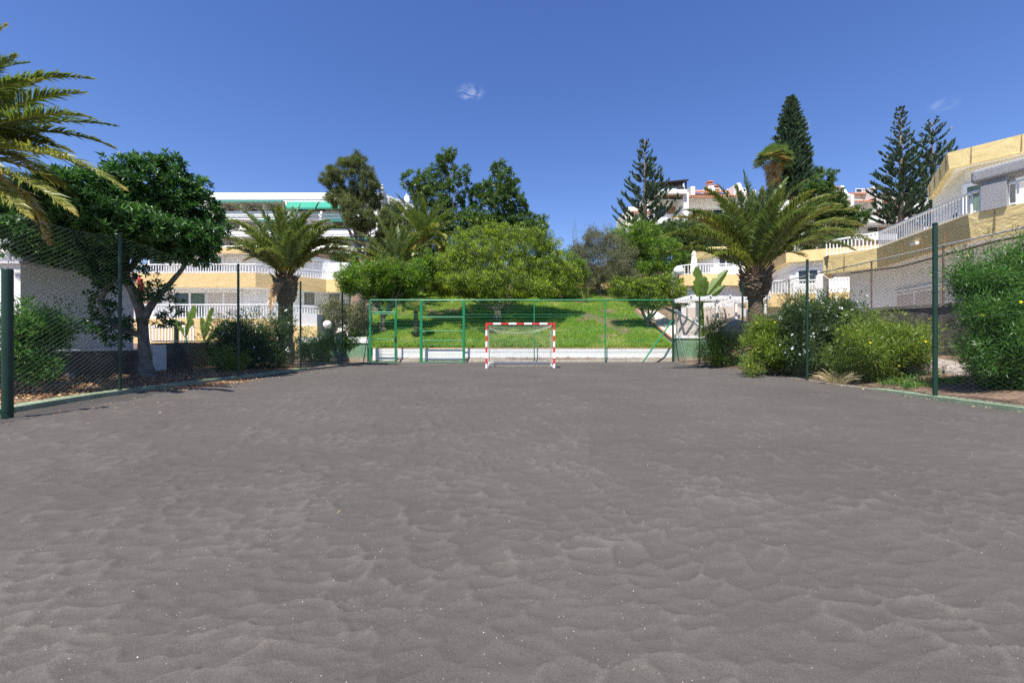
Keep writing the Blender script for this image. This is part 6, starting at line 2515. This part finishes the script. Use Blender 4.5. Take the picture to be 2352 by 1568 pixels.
# closed parasol
q = place(1594, 34.6, 6.11)
t = thing('parasol', 'closed cream parasol standing on the curved orange balcony', 'parasol', q)
b = MB()
b.tube([q, (q[0], q[1], q[2] + 2.45)], [.025, .02], n=8)
b.lathe(q, [(.22, 0), (.22, .06), (.05, .1)], 14)
b.build('pole', M['whitepaint'], t)
b = MB()
n = 16
prof = [(.30, .62), (.27, 1.0), (.22, 1.5), (.13, 1.95), (.17, 2.0), (.10, 2.25), (.02, 2.45)]
v = []
for r, z in prof:
    for k in range(n):
        a = 2 * PI * k / n
        rr = r * .78 * (1 + .28 * (k % 2))
        v.append((q[0] + rr * math.cos(a), q[1] + rr * math.sin(a), q[2] + z + (.06 * (k % 2) if z < .7 else 0)))
fs = [(i * n + k, i * n + (k + 1) % n, (i + 1) * n + (k + 1) % n, (i + 1) * n + k) for i in range(len(prof) - 1) for k in range(n)]
b.add(v, fs)
b.build('folded_canopy', M['cloth'], t)

# twig on the sand
p = W(1070, 1610 * .7259, 3.2)
D = 1220 / (1180 - 784)
x = (775 - 1176) / F * D
b = MB()
z = float(sand_h(np.array([x]), np.array([D]))[0])
b.tube([(x, D, z + .006), (x + .006, D + .03, z + .011), (x + .002, D + .055, z + .008)], [.003, .0035, .0015], n=5)
tag(b.build('twig', M['straw']), 'tiny straw twig lying on the open sand', 'twig')

# ------------------------------------------------------------------ sky, sun, camera
SUN_EL = math.radians(62)
hd = np.array([-.36, -.933])
hd /= np.hypot(*hd)
S = Vector((hd[0] * math.cos(SUN_EL), hd[1] * math.cos(SUN_EL), math.sin(SUN_EL)))
sd = bpy.data.lights.new('sun', 'SUN')
sd.energy = 5.0
sd.angle = math.radians(.53)
sd.color = (1.0, .955, .88)
so = bpy.data.objects.new('sun', sd)
so.rotation_euler = S.to_track_quat('Z', 'Y').to_euler()
so.location = (0, 0, 60)
COL.objects.link(so)

world = bpy.data.worlds.new('World')
SC.world = world
world.use_nodes = True
nt = world.node_tree
nt.nodes.clear()
out = nt.nodes.new('ShaderNodeOutputWorld')
bg = nt.nodes.new('ShaderNodeBackground')
sky = nt.nodes.new('ShaderNodeTexSky')
sky.sky_type = 'NISHITA'
sky.sun_disc = False
sky.sun_elevation = SUN_EL
sky.sun_rotation = math.atan2(hd[0], hd[1])
sky.altitude = 0
sky.air_density = 1.0
sky.dust_density = .15
sky.ozone_density = 3.0
bg.inputs['Strength'].default_value = .104
tc = nt.nodes.new('ShaderNodeTexCoord')


def cloud(px, py, size, dens, seed):
    """a wisp of cloud in the sky: noise inside a small patch of directions"""
    d = Vector(((px - 1176) / F, 1, (784 - py) / F)).normalized()
    sub = N(nt, 'ShaderNodeVectorMath', operation='SUBTRACT')
    nt.links.new(tc.outputs['Generated'], sub.inputs[0])
    sub.inputs[1].default_value = d
    mp_ = N(nt, 'ShaderNodeVectorMath', operation='MULTIPLY')
    nt.links.new(sub.outputs[0], mp_.inputs[0])
    mp_.inputs[1].default_value = (1, 1, 2.0)
    ln = N(nt, 'ShaderNodeVectorMath', operation='LENGTH')
    nt.links.new(mp_.outputs[0], ln.inputs[0])
    mr = N(nt, 'ShaderNodeMapRange', interpolation_type='SMOOTHSTEP')
    mr.inputs['From Min'].default_value = size
    mr.inputs['From Max'].default_value = size * .15
    nt.links.new(ln.outputs['Value'], mr.inputs['Value'])
    no = N(nt, 'ShaderNodeTexNoise', i_Scale=55.0, i_Detail=6.0, i_Distortion=.6)
    ad = N(nt, 'ShaderNodeVectorMath', operation='ADD')
    nt.links.new(mp_.outputs[0], ad.inputs[0])
    ad.inputs[1].default_value = (seed, seed * .37, 0)
    nt.links.new(ad.outputs[0], no.inputs['Vector'])
    m2 = N(nt, 'ShaderNodeMapRange')
    m2.inputs['From Min'].default_value = .42
    m2.inputs['From Max'].default_value = .75
    m2.inputs['To Max'].default_value = dens
    nt.links.new(no.outputs['Fac'], m2.inputs['Value'])
    mu = N(nt, 'ShaderNodeMath', operation='MULTIPLY')
    nt.links.new(mr.outputs[0], mu.inputs[0])
    nt.links.new(m2.outputs[0], mu.inputs[1])
    return mu.outputs[0]


hs = N(nt, 'ShaderNodeHueSaturation', i_Hue=.5165, i_Saturation=1.20, i_Value=1.0)
nt.links.new(sky.outputs[0], hs.inputs['Color'])
cur = hs.outputs[0]
for q in ((1080, 213, .034, .36, 3.0), (2166, 243, .024, .16, 8.0), (1842, 287, .020, .25, 5.0)):
    m_ = cloud(*q)
    mx = N(nt, 'ShaderNodeMixRGB')
    nt.links.new(m_, mx.inputs['Fac'])
    nt.links.new(cur, mx.inputs['Color1'])
    mx.inputs['Color2'].default_value = (7.5, 7.8, 8.4, 1)
    cur = mx.outputs[0]
nt.links.new(cur, bg.inputs['Color'])
nt.links.new(bg.outputs[0], out.inputs[0])

cd = bpy.data.cameras.new('camera')
cd.sensor_fit = 'HORIZONTAL'
cd.sensor_width = 36.0
cd.lens = 36.0 * F / 2352
cd.clip_start = .05
cd.clip_end = 3000
co = bpy.data.objects.new('camera', cd)
co.location = (0, 0, CAMZ)
co.rotation_euler = (math.radians(90), 0, 0)
COL.objects.link(co)
SC.camera = co

for o in list(bpy.data.objects):
    if '_o' in o:
        del o['_o']
GROUPS = {'date_palm': 'date palms round the court', 'fan_palm': 'fan palms', 'norfolk_pine': 'norfolk pines on the hill', 'thevetia_bush': 'yellow flowered thevetia bushes',
          'oleander_bush': 'white flowered oleanders', 'garden_chair': 'white garden chairs on the balconies', 'globe_lamp': 'white globe lamps', 'terrace_house': 'stepped terrace houses beside the court',
          'schefflera_tree': 'umbrella leaved trees on the slope', 'hill_tree': 'leafy trees on the hillside', 'lawn_tree': 'light green trees on the lawn', 'banana_plant': 'banana plants', 'rock': 'loose rocks in the beds',
          'chain_link_fence': 'chain link fences along the court', 'hotel_block': 'hotels on the hill', 'fountain_grass': 'fountain grass clumps', 'hill_bush': 'bushes on the hillside',
          'low_bush': 'low bushes in the left bed', 'garden_bush': 'garden bushes', 'green_wall': 'worn green corner walls', 'garden_wall': 'garden walls'}
for o in bpy.data.objects:
    g = GROUPS.get(o.name.split('.')[0])
    if g and o.parent is None and 'category' in o:
        o['group'] = g
vs = SC.view_settings
vs.view_transform = 'Standard'
vs.look = 'None'
vs.exposure = 0.78
vs.gamma = 1.0
vs.use_curve_mapping = False
SC.render.engine = 'CYCLES'
SC.cycles.max_bounces = 6
SC.cycles.diffuse_bounces = 4
SC.cycles.glossy_bounces = 2
SC.cycles.transmission_bounces = 3
SC.cycles.use_denoising = False
SC.cycles.sample_clamp_indirect = 6.0
